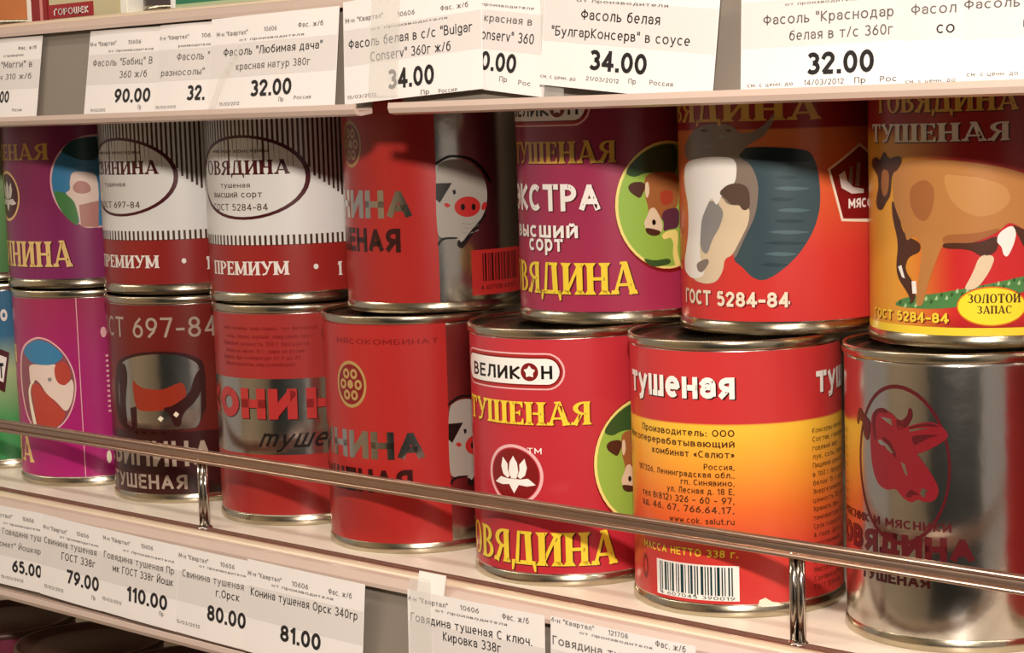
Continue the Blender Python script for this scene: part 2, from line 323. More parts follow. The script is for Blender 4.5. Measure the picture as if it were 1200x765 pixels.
# ------------------------------------------------------------------ prints on the cans
RL = 37.8     # label radius, mm
def put(bm, vs2, fs, lay, mi):
    vv = [bm.verts.new((u, z, lay)) for u, z in vs2]
    for f in fs:
        try: bm.faces.new([vv[i] for i in f]).material_index = mi
        except ValueError: pass
def ellipse_pts(u, z, ru, rz, n=44):
    return [(u + ru * math.cos(2 * PI * i / n), z + rz * math.sin(2 * PI * i / n)) for i in range(n)]
def poly_faces(pts):
    tri = tessellate_polygon([[Vector((a, b, 0)) for a, b in pts]])
    return [tuple(t) for t in tri]
def add_item(bm, it, mi, mis, smooth=False):
    kind, lay, mname, d = it
    if kind == 'p':
        pts = [(d[i], d[i + 1]) for i in range(0, len(d), 2)]
        if smooth and len(pts) > 4:
            for _ in (0, 1):      # round the corners of the drawn shapes
                pts = [q for a, b in zip(pts, pts[1:] + pts[:1]) for q in ((a[0] * .78 + b[0] * .22, a[1] * .78 + b[1] * .22), (a[0] * .22 + b[0] * .78, a[1] * .22 + b[1] * .78))]
        put(bm, pts, poly_faces(pts), lay, mi)
    elif kind == 'e':
        u, z, ru, rz, ring, tilt = d
        if ring:
            a = ellipse_pts(u, z, ru, rz); b = ellipse_pts(u, z, ru * ring, rz * ring); n = len(a)
            put(bm, a + b, [(i, (i + 1) % n, n + (i + 1) % n, n + i) for i in range(n)], lay, mi)
        else:
            a = ellipse_pts(u, z, ru, rz); put(bm, a, [tuple(range(len(a)))], lay, mi)
    elif kind == 't':
        full, k, ua, ub, z, h, font, bold, slant, sh = d
        if sh:
            vs, fs = text_shape(full, k, ua, ub, z, h, font, bold, slant)
            put(bm, [(a + .55, b - .35) for a, b in vs], fs, lay - .5, mis[sh])
            put(bm, [(a + .25, b - .15) for a, b in vs], fs, lay - .25, mis[sh])
        vs, fs = text_shape(full, k, ua, ub, z, h, font, bold, slant)
        put(bm, vs, fs, lay, mi)
    elif kind == 'b':
        n = 48; L = 2 * PI * RL
        a = [(L * i / n - L / 2, d[0]) for i in range(n + 1)]; b = [(x, d[1]) for x, _ in a]
        put(bm, a + b, [(i, i + 1, n + 2 + i, n + 1 + i) for i in range(n)], lay, mi)
    elif kind == 'd':
        z0, z1, p, w = d
        x = -60.
        while x < 100:
            put(bm, [(x, z0), (x + w, z0), (x + w, z1), (x, z1)], [(0, 1, 2, 3)], lay, mi); x += p
    elif kind == 's':
        p, w, uc, zc, ur, rz, ua, za, ub, zb = d
        x = uc - 2.0 * ur
        while x < uc + 3.2 * ur:
            t = abs(x - uc)
            zlow = za + (zb - za) * max(0., (t - (ua - uc)) / (ub - ua)) ** 1.0
            if t < ur: zlow = max(zlow, zc + rz * .2)
            zlow = max(zlow, 35)
            put(bm, [(x, zlow), (x + w, zlow), (x + w, 93.3), (x, 93.3)], [(0, 1, 2, 3)], lay, mi); x += p
def wrap(bm):
    """cut the flat print every 2.5 mm and roll it on to the can"""
    us = [v.co.x for v in bm.verts]
    k = math.ceil(min(us) / 2.5)
    while k * 2.5 < max(us):
        bmesh.ops.bisect_plane(bm, geom=bm.verts[:] + bm.edges[:] + bm.faces[:], plane_co=(k * 2.5, 0, 0), plane_no=(1, 0, 0), dist=1e-5); k += 1
    for v in bm.verts:
        u, z, lay = v.co
        t = u / RL; r = (RL + .06 + .03 * lay) / 1000
        v.co = (r * math.sin(t), -r * math.cos(t), z / 1000)
def radial_normals(me):
    me.normals_split_custom_set_from_vertices([Vector((v.co.x, v.co.y, 0)).normalized() for v in me.vertices])

ART = {
 'T1': [
  ["lettering","t",3,"gold_ink",["ТУШЕНАЯ",4,-6.2,21.8,63.5,7.9,"s",0.0,0.0,0]],
  ["lettering","t",3,"pale_gold_ink",["СВИНИНА",5,10.9,30.9,10.8,12.6,"s",0,0,"maroon_ink"]],
  ["oval_picture","e",1,"pale_pink_ink",[44.3,52.2,22.7,22.9,0,0]],
  ["oval_picture","e",2,"sky_blue_ink",[44.3,52.2,21.8,22.0,0,0]],
  ["oval_picture","p",3,"dark_teal_ink",[27.6,67.0,31.0,70.8,35.0,73.1,40.6,74.0,46.6,73.7,46.0,62.8,39.9,62.3,35.8,63.2,31.7,65.1]],  # shadow over the top of the sky, put into the print as dark teal
  ["oval_picture","p",3,"grass_green_ink",[23.2,48.3,25.7,47.6,29.3,47.1,32.6,43.1,34.4,38.7,34.7,30.2,31.3,32.4,27.3,36.8,24.4,42.6]],
  ["oval_picture","p",4,"pig_white_ink",[32.7,57.3,38.9,57.1,45.6,55.4,44.1,29.0,35.4,29.8,34.6,35.9,34.1,38.7,32.9,43.1,28.6,47.1,31.5,48.1,31.4,52.4]],
  ["oval_picture","p",5,"pig_pink_ink",[32.6,50.2,35.2,52.9,39.4,52.1,41.3,49.8,41.2,47.0,36.9,46.1,33.2,47.3]],
  ["oval_picture","p",5,"pig_pink_ink",[35.3,40.8,44.9,42.6,44.1,29.7,35.7,30.1]],
  ["flower_emblem","e",2,"pale_gold_ink",[-10.1,45.7,12.5,12.5,0.9,0]],
  ["flower_emblem","e",1,"maroon_ink",[-10.1,45.7,10.8,10.8,0,0]],
  ["flower_emblem","p",4,"white_ink",[-10.1,53.5,-8.3,50.7,-7.8,47.0,-8.8,44.2,-11.3,44.2,-12.3,47.0,-11.8,50.7]],
  ["flower_emblem","p",3,"white_ink",[-5.1,52.6,-4.1,48.8,-5.1,45.7,-7.1,44.2,-8.3,45.1,-7.3,47.6,-7.3,50.1]],
  ["flower_emblem","p",3,"white_ink",[-15.1,52.6,-16.1,48.8,-15.1,45.7,-13.1,44.2,-11.8,45.1,-12.8,47.6,-12.8,50.1]],
  ["flower_emblem","p",3,"white_ink",[-7.0,44.0,-3.8,44.5,-0.7,42.0,-4.5,41.2,-7.8,41.7,-10.1,38.0,-12.3,41.7,-15.7,41.2,-19.5,42.0,-16.3,44.5,-13.2,44.0]],
 ],
 'T3': [
  ["oval_emblem","e",2,"maroon_ink",[10.3,55.0,31.1,18.4,0.93,0]],
  ["oval_emblem","e",1,"label_white_ink",[10.3,55.0,29.6,17.5,0,0]],
  ["lettering","t",4,"brown_ink",["мясные консервы",0,-7.6,23.5,65.8,1.6,"b",0.0,0.0,0]],
  ["lettering","t",4,"maroon_ink",["ГОВЯДИНА",4,4.7,32.7,56.2,6.2,"s",0.0,0.0,0]],
  ["lettering","t",4,"brown_ink",["тушеная",0,-2.6,14.4,50.6,2.2,"b",0.0,0.0,0]],
  ["lettering","t",4,"brown_ink",["высший сорт",0,-8.1,19.9,46.3,2.8,"b",0.0,0.0,0]],
  ["lettering","t",4,"brown_ink",["ГОСТ 5284-84",0,-8.7,22.3,40.6,3.0,"b",0.0,0.0,0]],
  ["lettering","t",4,"white_ink",["ПРЕМИУМ",3,3.9,30.7,12.5,5.9,"s",0,0,0]],
  ["lettering","e",4,"white_ink",[42.1,15.5,1.1,1.2,0,0]],
  ["lettering","t",4,"white_ink",["1",0,52.3,54.8,11.0,6.0,"s",0,0,0]],
  ["dash_border","d",2,"brown_ink",[25.3,29.8,2.5,1.1]],
  ["striped_band","s",0.5,"brown_ink",[2.2,1.05,10.3,55.0,31.1,18.4,36.5,59.1,56.0,46.0]],
 ],
 'T2': [
  ["oval_emblem","e",2,"maroon_ink",[2.9,55.0,31.1,18.4,0.93,0]],
  ["oval_emblem","e",1,"label_white_ink",[2.9,55.0,29.6,17.5,0,0]],
  ["lettering","t",4,"brown_ink",["мясные консервы",0,-15.0,16.0,65.8,1.6,"b",0.0,0.0,0]],
  ["lettering","t",4,"maroon_ink",["СВИНИНА",3,-2.7,25.2,56.2,6.2,"s",0.0,0.0,0]],
  ["lettering","t",4,"brown_ink",["тушеная",0,-10.0,7.0,50.6,2.2,"b",0.0,0.0,0]],
  ["lettering","t",4,"brown_ink",["ГОСТ 697-84",0,-16.1,14.9,40.6,3.0,"b",0.0,0.0,0]],
  ["lettering","t",4,"white_ink",["ПРЕМИУМ",3,-3.5,23.3,12.5,5.9,"s",0,0,0]],
  ["lettering","e",4,"white_ink",[34.6,15.5,1.1,1.2,0,0]],
  ["lettering","t",4,"white_ink",["1",0,44.9,47.4,11.0,6.0,"s",0,0,0]],
  ["dash_border","d",2,"brown_ink",[25.3,29.8,2.5,1.1]],
  ["striped_band","s",0.5,"brown_ink",[2.2,1.05,2.9,55.0,31.1,18.4,29.0,59.1,48.5,46.0]],
 ],
 'T4': [
  ["red_panel","p",1,"bright_red_ink",[-57.4,3.2,30.6,3.2,30.6,93.4,-57.4,93.4]],
  ["ring_emblem","e",3,"bronze_ink",[-11.6,68.6,8.4,9.6,0.86,0]],
  ["ring_emblem","e",2,"dark_red_ink",[-11.6,68.6,7.6,8.6,0,0]],
  ["ring_emblem","e",4,"bronze_ink",[-7.3,68.6,1.9,2.1,0.45,0]],
  ["ring_emblem","e",4,"bronze_ink",[-9.4,72.9,1.9,2.1,0.45,0]],
  ["ring_emblem","e",4,"bronze_ink",[-13.7,72.9,1.9,2.1,0.45,0]],
  ["ring_emblem","e",4,"bronze_ink",[-15.9,68.6,1.9,2.1,0.45,0]],
  ["ring_emblem","e",4,"bronze_ink",[-13.7,64.2,1.9,2.1,0.45,0]],
  ["ring_emblem","e",4,"bronze_ink",[-9.4,64.2,1.9,2.1,0.45,0]],
  ["ring_emblem","e",4,"bronze_ink",[-11.6,68.6,1.6,1.8,0,0]],
  ["lettering","t",3,"bare_metal",["СВИНИНА",4,-13.8,20.5,38.5,11.3,"b",0.04,0,0]],
  ["lettering","t",3,"dark_maroon_ink",["ТУШЕНАЯ",4,-9.3,15.1,24.7,9.7,"b",0.04,0,0]],
  ["lettering","t",3,"dark_red_ink",["МЯСОКОМБИНАТ",0,-19.4,27.6,85.2,2.2,"b",0,0,0]],
  ["pig_drawing","p",2,"pig_grey_ink",[30.4,58.6,34.3,61.3,39.3,61.7,45.2,59.7,50.1,55.5,52.4,49.7,52.1,43.2,50.0,38.4,44.2,30.6,39.7,26.8,38.2,30.0,32.0,30.0,30.1,32.1]],
  ["pig_drawing","p",3,"black_ink",[30.3,60.4,35.2,63.3,39.3,63.3,44.0,62.6,48.0,60.4,51.7,57.0,55.0,51.6,54.0,51.2,50.7,56.2,47.0,59.5,43.5,61.5,39.3,62.3,35.6,62.3,30.4,59.3]],
  ["pig_drawing","p",3,"black_ink",[30.4,52.2,36.9,52.1,31.7,44.3,30.2,45.8]],
  ["pig_drawing","p",3,"black_ink",[37.0,49.2,38.2,49.4,38.5,47.9,37.4,47.3]],
  ["pig_drawing","e",4,"bright_red_ink",[43.2,42.3,5.6,4.1,0,0]],
  ["pig_drawing","e",5,"black_ink",[41.1,42.3,0.9,1.3,0,0]],
  ["pig_drawing","e",5,"black_ink",[45.7,42.1,0.9,1.3,0,0]],
  ["pig_drawing","p",4,"bright_red_ink",[33.3,44.1,35.0,44.2,36.1,43.1,34.9,42.2,33.7,42.8]],
  ["pig_drawing","p",4,"bright_red_ink",[49.7,43.3,51.6,44.0,52.1,42.4,50.5,40.4,49.1,40.9]],
  ["pig_drawing","p",3,"black_ink",[38.0,26.9,40.3,25.1,44.6,30.6,51.9,38.7,51.1,39.2,43.8,32.3,39.9,27.6,39.0,29.7]],
  ["pig_drawing","p",3,"black_ink",[30.7,26.8,32.4,29.6,38.6,29.5,38.6,30.3,32.0,30.5,30.1,28.0]],
  ["pig_drawing","p",3,"grey_ink",[40.1,36.1,43.9,35.3,48.0,36.7,48.0,36.3,43.9,34.8,40.0,35.6]],
  ["pig_drawing","p",3,"grey_ink",[40.0,34.5,43.8,33.6,47.9,35.0,47.9,34.6,43.8,33.2,40.0,34.0]],
  ["pig_drawing","p",3,"grey_ink",[39.9,32.5,43.8,31.6,47.9,33.0,47.8,32.6,43.7,31.1,39.9,32.0]],
  ["barcode","p",1,"bright_red_ink",[44.0,6.2,74.0,6.2,74.0,24.6,44.0,24.6]],
  ["barcode","p",2,"dark_maroon_ink",[49.0,11.7,49.5,11.7,49.5,23.1,49.0,23.1]],
  ["barcode","p",2,"dark_maroon_ink",[50.0,11.7,50.9,11.7,50.9,23.1,50.0,23.1]],
  ["barcode","p",2,"dark_maroon_ink",[51.6,11.7,52.0,11.7,52.0,23.1,51.6,23.1]],
  ["barcode","p",2,"dark_maroon_ink",[52.4,11.7,52.8,11.7,52.8,23.1,52.4,23.1]],
  ["barcode","p",2,"dark_maroon_ink",[53.3,11.7,54.4,11.7,54.4,23.1,53.3,23.1]],
  ["barcode","p",2,"dark_maroon_ink",[55.1,11.7,55.6,11.7,55.6,23.1,55.1,23.1]],
  ["barcode","p",2,"dark_maroon_ink",[56.0,11.7,56.4,11.7,56.4,23.1,56.0,23.1]],
  ["barcode","p",2,"dark_maroon_ink",[56.9,11.7,57.8,11.7,57.8,23.1,56.9,23.1]],
  ["barcode","p",2,"dark_maroon_ink",[58.5,11.7,59.0,11.7,59.0,23.1,58.5,23.1]],
  ["barcode","p",2,"dark_maroon_ink",[59.4,11.7,59.8,11.7,59.8,23.1,59.4,23.1]],
  ["barcode","p",2,"dark_maroon_ink",[60.3,11.7,61.1,11.7,61.1,23.1,60.3,23.1]],
  ["barcode","p",2,"dark_maroon_ink",[61.8,11.7,62.3,11.7,62.3,23.1,61.8,23.1]],
  ["barcode","p",2,"dark_maroon_ink",[62.7,11.7,63.6,11.7,63.6,23.1,62.7,23.1]],
  ["barcode","p",2,"dark_maroon_ink",[64.1,11.7,64.5,11.7,64.5,23.1,64.1,23.1]],
  ["barcode","p",2,"dark_maroon_ink",[65.2,11.7,65.7,11.7,65.7,23.1,65.2,23.1]],
  ["barcode","p",2,"dark_maroon_ink",[66.1,11.7,66.7,11.7,66.7,23.1,66.1,23.1]],
  ["barcode","p",2,"dark_maroon_ink",[67.2,11.7,68.1,11.7,68.1,23.1,67.2,23.1]],
  ["barcode","p",2,"dark_maroon_ink",[68.8,11.7,69.2,11.7,69.2,23.1,68.8,23.1]],
  ["barcode","t",2,"dark_maroon_ink",["4 607018 410129",0,48.0,68.0,8.2,2.0,"b",0,0,0]],
 ],
 'L4': [
  ["red_panel","p",1,"bright_red_ink",[-44.9,3.2,43.1,3.2,43.1,93.4,-44.9,93.4]],
  ["ring_emblem","e",3,"bronze_ink",[0.9,68.6,8.4,9.6,0.86,0]],
  ["ring_emblem","e",2,"dark_red_ink",[0.9,68.6,7.6,8.6,0,0]],
  ["ring_emblem","e",4,"bronze_ink",[5.2,68.6,1.9,2.1,0.45,0]],
  ["ring_emblem","e",4,"bronze_ink",[3.0,72.9,1.9,2.1,0.45,0]],
  ["ring_emblem","e",4,"bronze_ink",[-1.3,72.9,1.9,2.1,0.45,0]],
  ["ring_emblem","e",4,"bronze_ink",[-3.4,68.6,1.9,2.1,0.45,0]],
  ["ring_emblem","e",4,"bronze_ink",[-1.3,64.2,1.9,2.1,0.45,0]],
  ["ring_emblem","e",4,"bronze_ink",[3.0,64.2,1.9,2.1,0.45,0]],
  ["ring_emblem","e",4,"bronze_ink",[0.9,68.6,1.6,1.8,0,0]],
  ["lettering","t",3,"bare_metal",["СВИНИНА",4,-1.3,33.0,38.5,11.3,"b",0.04,0,0]],
  ["lettering","t",3,"dark_maroon_ink",["ТУШЕНАЯ",4,3.2,27.6,24.7,9.7,"b",0.04,0,0]],
  ["lettering","t",3,"dark_red_ink",["МЯСОКОМБИНАТ",0,-6.9,40.1,85.2,2.2,"b",0,0,0]],
  ["pig_drawing","p",2,"pig_grey_ink",[42.9,58.6,46.8,61.3,51.8,61.7,57.7,59.7,62.6,55.5,64.9,49.7,64.6,43.2,62.4,38.4,56.6,30.6,52.2,26.8,50.6,30.0,44.5,30.0,42.6,32.1]],
  ["pig_drawing","p",3,"black_ink",[42.8,60.4,47.7,63.3,51.8,63.3,56.5,62.6,60.5,60.4,64.2,57.0,67.5,51.6,66.4,51.2,63.1,56.2,59.5,59.5,56.0,61.5,51.8,62.3,48.1,62.3,42.9,59.3]],
  ["pig_drawing","p",3,"black_ink",[42.9,52.2,49.4,52.1,44.2,44.3,42.7,45.8]],
  ["pig_drawing","p",3,"black_ink",[49.5,49.2,50.7,49.4,51.0,47.9,49.9,47.3]],
  ["pig_drawing","e",4,"bright_red_ink",[55.7,42.3,5.6,4.1,0,0]],
  ["pig_drawing","e",5,"black_ink",[53.6,42.3,0.9,1.3,0,0]],
  ["pig_drawing","e",5,"black_ink",[58.1,42.1,0.9,1.3,0,0]],
  ["pig_drawing","p",4,"bright_red_ink",[45.8,44.1,47.4,44.2,48.6,43.1,47.4,42.2,46.2,42.8]],
  ["pig_drawing","p",4,"bright_red_ink",[62.2,43.3,64.1,44.0,64.6,42.4,63.0,40.4,61.6,40.9]],
  ["pig_drawing","p",3,"black_ink",[50.5,26.9,52.8,25.1,57.1,30.6,64.4,38.7,63.6,39.2,56.3,32.3,52.4,27.6,51.5,29.7]],
  ["pig_drawing","p",3,"black_ink",[43.2,26.8,44.9,29.6,51.0,29.5,51.1,30.3,44.5,30.5,42.6,28.0]],
  ["pig_drawing","p",3,"grey_ink",[52.5,36.1,56.4,35.3,60.5,36.7,60.5,36.3,56.4,34.8,52.5,35.6]],
  ["pig_drawing","p",3,"grey_ink",[52.5,34.5,56.3,33.6,60.4,35.0,60.4,34.6,56.3,33.2,52.5,34.0]],
  ["pig_drawing","p",3,"grey_ink",[52.4,32.5,56.2,31.6,60.3,33.0,60.3,32.6,56.2,31.1,52.4,32.0]],
  ["barcode","p",1,"bright_red_ink",[56.5,6.2,86.5,6.2,86.5,24.6,56.5,24.6]],
  ["barcode","p",2,"dark_maroon_ink",[61.5,11.7,62.0,11.7,62.0,23.1,61.5,23.1]],
  ["barcode","p",2,"dark_maroon_ink",[62.5,11.7,63.4,11.7,63.4,23.1,62.5,23.1]],
  ["barcode","p",2,"dark_maroon_ink",[64.1,11.7,64.5,11.7,64.5,23.1,64.1,23.1]],
  ["barcode","p",2,"dark_maroon_ink",[64.9,11.7,65.3,11.7,65.3,23.1,64.9,23.1]],
  ["barcode","p",2,"dark_maroon_ink",[65.8,11.7,66.9,11.7,66.9,23.1,65.8,23.1]],
  ["barcode","p",2,"dark_maroon_ink",[67.6,11.7,68.1,11.7,68.1,23.1,67.6,23.1]],
  ["barcode","p",2,"dark_maroon_ink",[68.5,11.7,68.9,11.7,68.9,23.1,68.5,23.1]],
  ["barcode","p",2,"dark_maroon_ink",[69.4,11.7,70.3,11.7,70.3,23.1,69.4,23.1]],
  ["barcode","p",2,"dark_maroon_ink",[71.0,11.7,71.5,11.7,71.5,23.1,71.0,23.1]],
  ["barcode","p",2,"dark_maroon_ink",[71.9,11.7,72.3,11.7,72.3,23.1,71.9,23.1]],
  ["barcode","p",2,"dark_maroon_ink",[72.8,11.7,73.6,11.7,73.6,23.1,72.8,23.1]],
  ["barcode","p",2,"dark_maroon_ink",[74.3,11.7,74.8,11.7,74.8,23.1,74.3,23.1]],
  ["barcode","p",2,"dark_maroon_ink",[75.2,11.7,76.1,11.7,76.1,23.1,75.2,23.1]],
  ["barcode","p",2,"dark_maroon_ink",[76.6,11.7,77.0,11.7,77.0,23.1,76.6,23.1]],
  ["barcode","p",2,"dark_maroon_ink",[77.7,11.7,78.2,11.7,78.2,23.1,77.7,23.1]],
  ["barcode","p",2,"dark_maroon_ink",[78.6,11.7,79.2,11.7,79.2,23.1,78.6,23.1]],
  ["barcode","p",2,"dark_maroon_ink",[79.7,11.7,80.6,11.7,80.6,23.1,79.7,23.1]],
  ["barcode","p",2,"dark_maroon_ink",[81.3,11.7,81.7,11.7,81.7,23.1,81.3,23.1]],
  ["barcode","t",2,"dark_maroon_ink",["4 607018 410129",0,60.5,80.5,8.2,2.0,"b",0,0,0]],
 ],
 'T5': [
  ["oval_picture","e",1,"dark_red_ink",[47.5,43.2,21.5,24.8,0,0]],
  ["oval_picture","e",2,"pale_yellow_ink",[47.0,43.6,20.7,23.8,0,0]],
  ["oval_picture","e",3,"lime_green_ink",[47.0,43.6,19.6,22.9,0,0]],
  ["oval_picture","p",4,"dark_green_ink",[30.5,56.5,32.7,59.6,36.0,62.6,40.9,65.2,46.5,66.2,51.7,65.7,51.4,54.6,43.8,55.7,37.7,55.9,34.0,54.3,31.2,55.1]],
  ["oval_picture","p",5,"cow_brown_ink",[38.0,55.2,43.8,56.0,51.4,55.3,52.1,47.5,51.0,41.9,45.0,40.8,43.3,38.1,41.0,39.3,38.4,39.1,38.8,42.5,37.8,46.1,37.5,47.5,37.2,51.7]],
  ["oval_picture","p",6,"deep_brown_ink",[31.1,51.1,32.9,52.6,36.9,52.6,37.9,50.9,37.1,48.9,35.6,46.3,33.5,47.7,31.7,49.1]],
  ["oval_picture","p",7,"pale_tan_ink",[37.7,52.1,38.9,52.7,39.4,48.8,38.3,46.1,37.5,47.9]],
  ["oval_picture","p",6,"pale_tan_ink",[39.2,42.5,41.1,43.1,43.3,39.5,44.4,35.9,43.6,33.2,40.9,34.0,37.5,34.9,36.8,37.7,38.2,39.8]],
  ["oval_picture","p",7,"deep_brown_ink",[37.2,35.6,40.1,35.1,43.6,34.0,42.8,32.5,40.1,32.3,37.7,33.5]],
  ["oval_picture","p",7,"black_ink",[40.1,38.3,41.1,38.6,41.7,37.1,40.8,36.1,40.0,36.9]],
  ["oval_picture","p",6,"red_brown_ink",[43.6,48.7,47.3,49.2,49.4,47.7,48.8,44.2,45.0,43.3,43.5,45.1]],
  ["oval_picture","p",6,"plum_ink",[45.0,41.9,51.9,42.6,51.7,34.8,46.9,34.4,44.4,33.8,44.9,37.3,43.7,38.8]],
  ["oval_picture","p",7,"pale_yellow_ink",[43.6,32.5,46.4,34.1,50.8,34.2,51.1,30.6,50.4,26.4,52.2,20.6,49.5,20.4,48.3,25.1,48.9,29.3,47.6,31.5,44.7,30.6]],
  ["oval_picture","p",5,"dark_green_ink",[36.2,24.4,40.6,23.1,47.0,23.8,47.8,21.6,40.5,20.6,37.6,22.2]],
  ["lettering","t",3,"dull_gold_ink",["ТУШЕНАЯ",4,4.2,27.2,60.1,8.1,"s",0,0,"maroon_ink"]],
  ["lettering","t",3,"white_ink",["ЭКСТРА",3,-3.7,20.9,42.3,10.1,"b",0.03,0,"maroon_ink"]],
  ["lettering","t",3,"white_ink",["высший",3,-6.4,12.0,32.3,6.0,"b",0.02,0,"maroon_ink"]],
  ["lettering","t",3,"white_ink",["сорт",0,-13.6,5.4,27.2,6.1,"b",0.02,0,"maroon_ink"]],
  ["lettering","t",3,"yellow_ink",["ГОВЯДИНА",4,-6.1,34.1,11.2,11.8,"s",0,0,"maroon_ink"]],
  ["brand_badge","p",1,"pale_pink_ink",[11.1,73.9,12.9,74.1,14.5,74.8,16.0,75.9,17.1,77.3,17.7,79.0,18.0,80.8,17.7,82.6,17.1,84.2,16.0,85.7,14.5,86.8,12.9,87.5,11.1,87.7,-28.2,87.7,-29.9,87.5,-31.6,86.8,-33.0,85.7,-34.1,84.2,-34.8,82.6,-35.1,80.8,-34.8,79.0,-34.1,77.3,-33.0,75.9,-31.6,74.8,-29.9,74.1,-28.2,73.9]],
  ["brand_badge","p",2,"bright_red_ink",[11.0,74.5,12.6,74.7,14.1,75.3,15.4,76.3,16.4,77.6,17.1,79.1,17.3,80.8,17.1,82.4,16.4,83.9,15.4,85.3,14.1,86.3,12.6,86.9,11.0,87.1,-28.1,87.1,-29.7,86.9,-31.2,86.3,-32.5,85.3,-33.5,83.9,-34.2,82.4,-34.4,80.8,-34.2,79.1,-33.5,77.6,-32.5,76.3,-31.2,75.3,-29.7,74.7,-28.1,74.5]],
  ["brand_badge","p",3,"dark_red_ink",[11.3,75.5,12.7,75.6,14.0,76.2,15.1,77.0,16.0,78.1,16.5,79.4,16.7,80.8,16.5,82.2,16.0,83.5,15.1,84.6,14.0,85.5,12.7,86.0,11.3,86.2,-28.1,86.2,-29.5,86.0,-30.8,85.5,-31.9,84.6,-32.8,83.5,-33.3,82.2,-33.5,80.8,-33.3,79.4,-32.8,78.1,-31.9,77.0,-30.8,76.2,-29.5,75.6,-28.1,75.5]],
  ["brand_badge","p",4,"white_ink",[11.2,76.0,12.4,76.1,13.6,76.6,14.6,77.4,15.3,78.4,15.8,79.5,16.0,80.8,15.8,82.0,15.3,83.2,14.6,84.2,13.6,85.0,12.4,85.4,11.2,85.6,-28.1,85.6,-29.3,85.4,-30.5,85.0,-31.5,84.2,-32.2,83.2,-32.7,82.0,-32.9,80.8,-32.7,79.5,-32.2,78.4,-31.5,77.4,-30.5,76.6,-29.3,76.1,-28.1,76.0]],
  ["brand_badge","t",5,"black_ink",["ВЕЛИК",1,-21.1,0.8,77.7,5.0,"b",0.02,0,0]],
  ["brand_badge","t",5,"black_ink",["Н",0,9.1,13.3,78.0,5.0,"b",0.02,0,0]],
  ["brand_badge","e",5,"dark_red_ink",[4.5,80.6,3.5,3.4,0,0]],
  ["brand_badge","p",6,"white_ink",[4.54,83.02,3.66,81.84,2.26,81.36,3.11,80.16,3.13,78.68,4.54,79.12,5.95,78.68,5.97,80.16,6.82,81.36,5.42,81.84]],
 ],
 'L5': [
  ["oval_picture","e",1,"dark_red_ink",[57.1,44.7,21.5,24.8,0,0]],
  ["oval_picture","e",2,"pale_yellow_ink",[56.6,45.1,20.7,23.8,0,0]],
  ["oval_picture","e",3,"lime_green_ink",[56.6,45.1,19.6,22.9,0,0]],
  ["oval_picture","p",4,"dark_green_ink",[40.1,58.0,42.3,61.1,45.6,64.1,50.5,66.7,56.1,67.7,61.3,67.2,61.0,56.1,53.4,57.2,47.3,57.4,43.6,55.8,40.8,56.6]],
  ["oval_picture","p",5,"cow_brown_ink",[47.6,56.7,53.4,57.5,61.0,56.8,61.7,49.0,60.6,43.4,54.6,42.3,52.9,39.6,50.6,40.8,48.0,40.6,48.4,44.0,47.4,47.6,47.1,49.0,46.8,53.2]],
  ["oval_picture","p",6,"deep_brown_ink",[40.7,52.6,42.5,54.1,46.5,54.1,47.5,52.4,46.7,50.4,45.2,47.8,43.1,49.2,41.3,50.6]],
  ["oval_picture","p",7,"pale_tan_ink",[47.3,53.6,48.5,54.2,49.0,50.3,47.9,47.6,47.1,49.4]],
  ["oval_picture","p",6,"pale_tan_ink",[48.8,44.0,50.7,44.6,52.9,41.0,54.0,37.4,53.2,34.7,50.5,35.5,47.1,36.4,46.5,39.2,47.8,41.3]],
  ["oval_picture","p",7,"deep_brown_ink",[46.8,37.1,49.7,36.6,53.2,35.5,52.4,34.0,49.7,33.8,47.3,35.0]],
  ["oval_picture","p",7,"black_ink",[49.7,39.8,50.7,40.1,51.3,38.6,50.4,37.6,49.6,38.4]],
  ["oval_picture","p",6,"red_brown_ink",[53.2,50.2,56.9,50.7,59.0,49.2,58.4,45.7,54.6,44.8,53.1,46.6]],
  ["oval_picture","p",6,"plum_ink",[54.6,43.4,61.5,44.1,61.3,36.3,56.5,35.9,54.0,35.3,54.5,38.8,53.3,40.3]],
  ["oval_picture","p",7,"pale_yellow_ink",[53.2,34.0,56.0,35.6,60.4,35.7,60.7,32.1,60.0,27.9,61.8,22.1,59.1,21.9,57.9,26.6,58.5,30.8,57.2,33.0,54.3,32.1]],
  ["oval_picture","p",5,"dark_green_ink",[45.8,25.9,50.2,24.6,56.6,25.3,57.4,23.1,50.1,22.1,47.2,23.7]],
  ["brand_badge","p",1,"pale_pink_ink",[19.2,73.9,21.0,74.1,22.6,74.8,24.1,75.9,25.2,77.3,25.9,79.0,26.1,80.8,25.9,82.6,25.2,84.2,24.1,85.7,22.6,86.8,21.0,87.5,19.2,87.7,-20.0,87.7,-21.8,87.5,-23.5,86.8,-24.9,85.7,-26.0,84.2,-26.7,82.6,-27.0,80.8,-26.7,79.0,-26.0,77.3,-24.9,75.9,-23.5,74.8,-21.8,74.1,-20.0,73.9]],
  ["brand_badge","p",2,"bright_red_ink",[19.1,74.5,20.7,74.7,22.2,75.3,23.5,76.3,24.5,77.6,25.2,79.1,25.4,80.8,25.2,82.4,24.5,83.9,23.5,85.3,22.2,86.3,20.7,86.9,19.1,87.1,-19.9,87.1,-21.6,86.9,-23.1,86.3,-24.4,85.3,-25.4,83.9,-26.1,82.4,-26.3,80.8,-26.1,79.1,-25.4,77.6,-24.4,76.3,-23.1,75.3,-21.6,74.7,-19.9,74.5]],
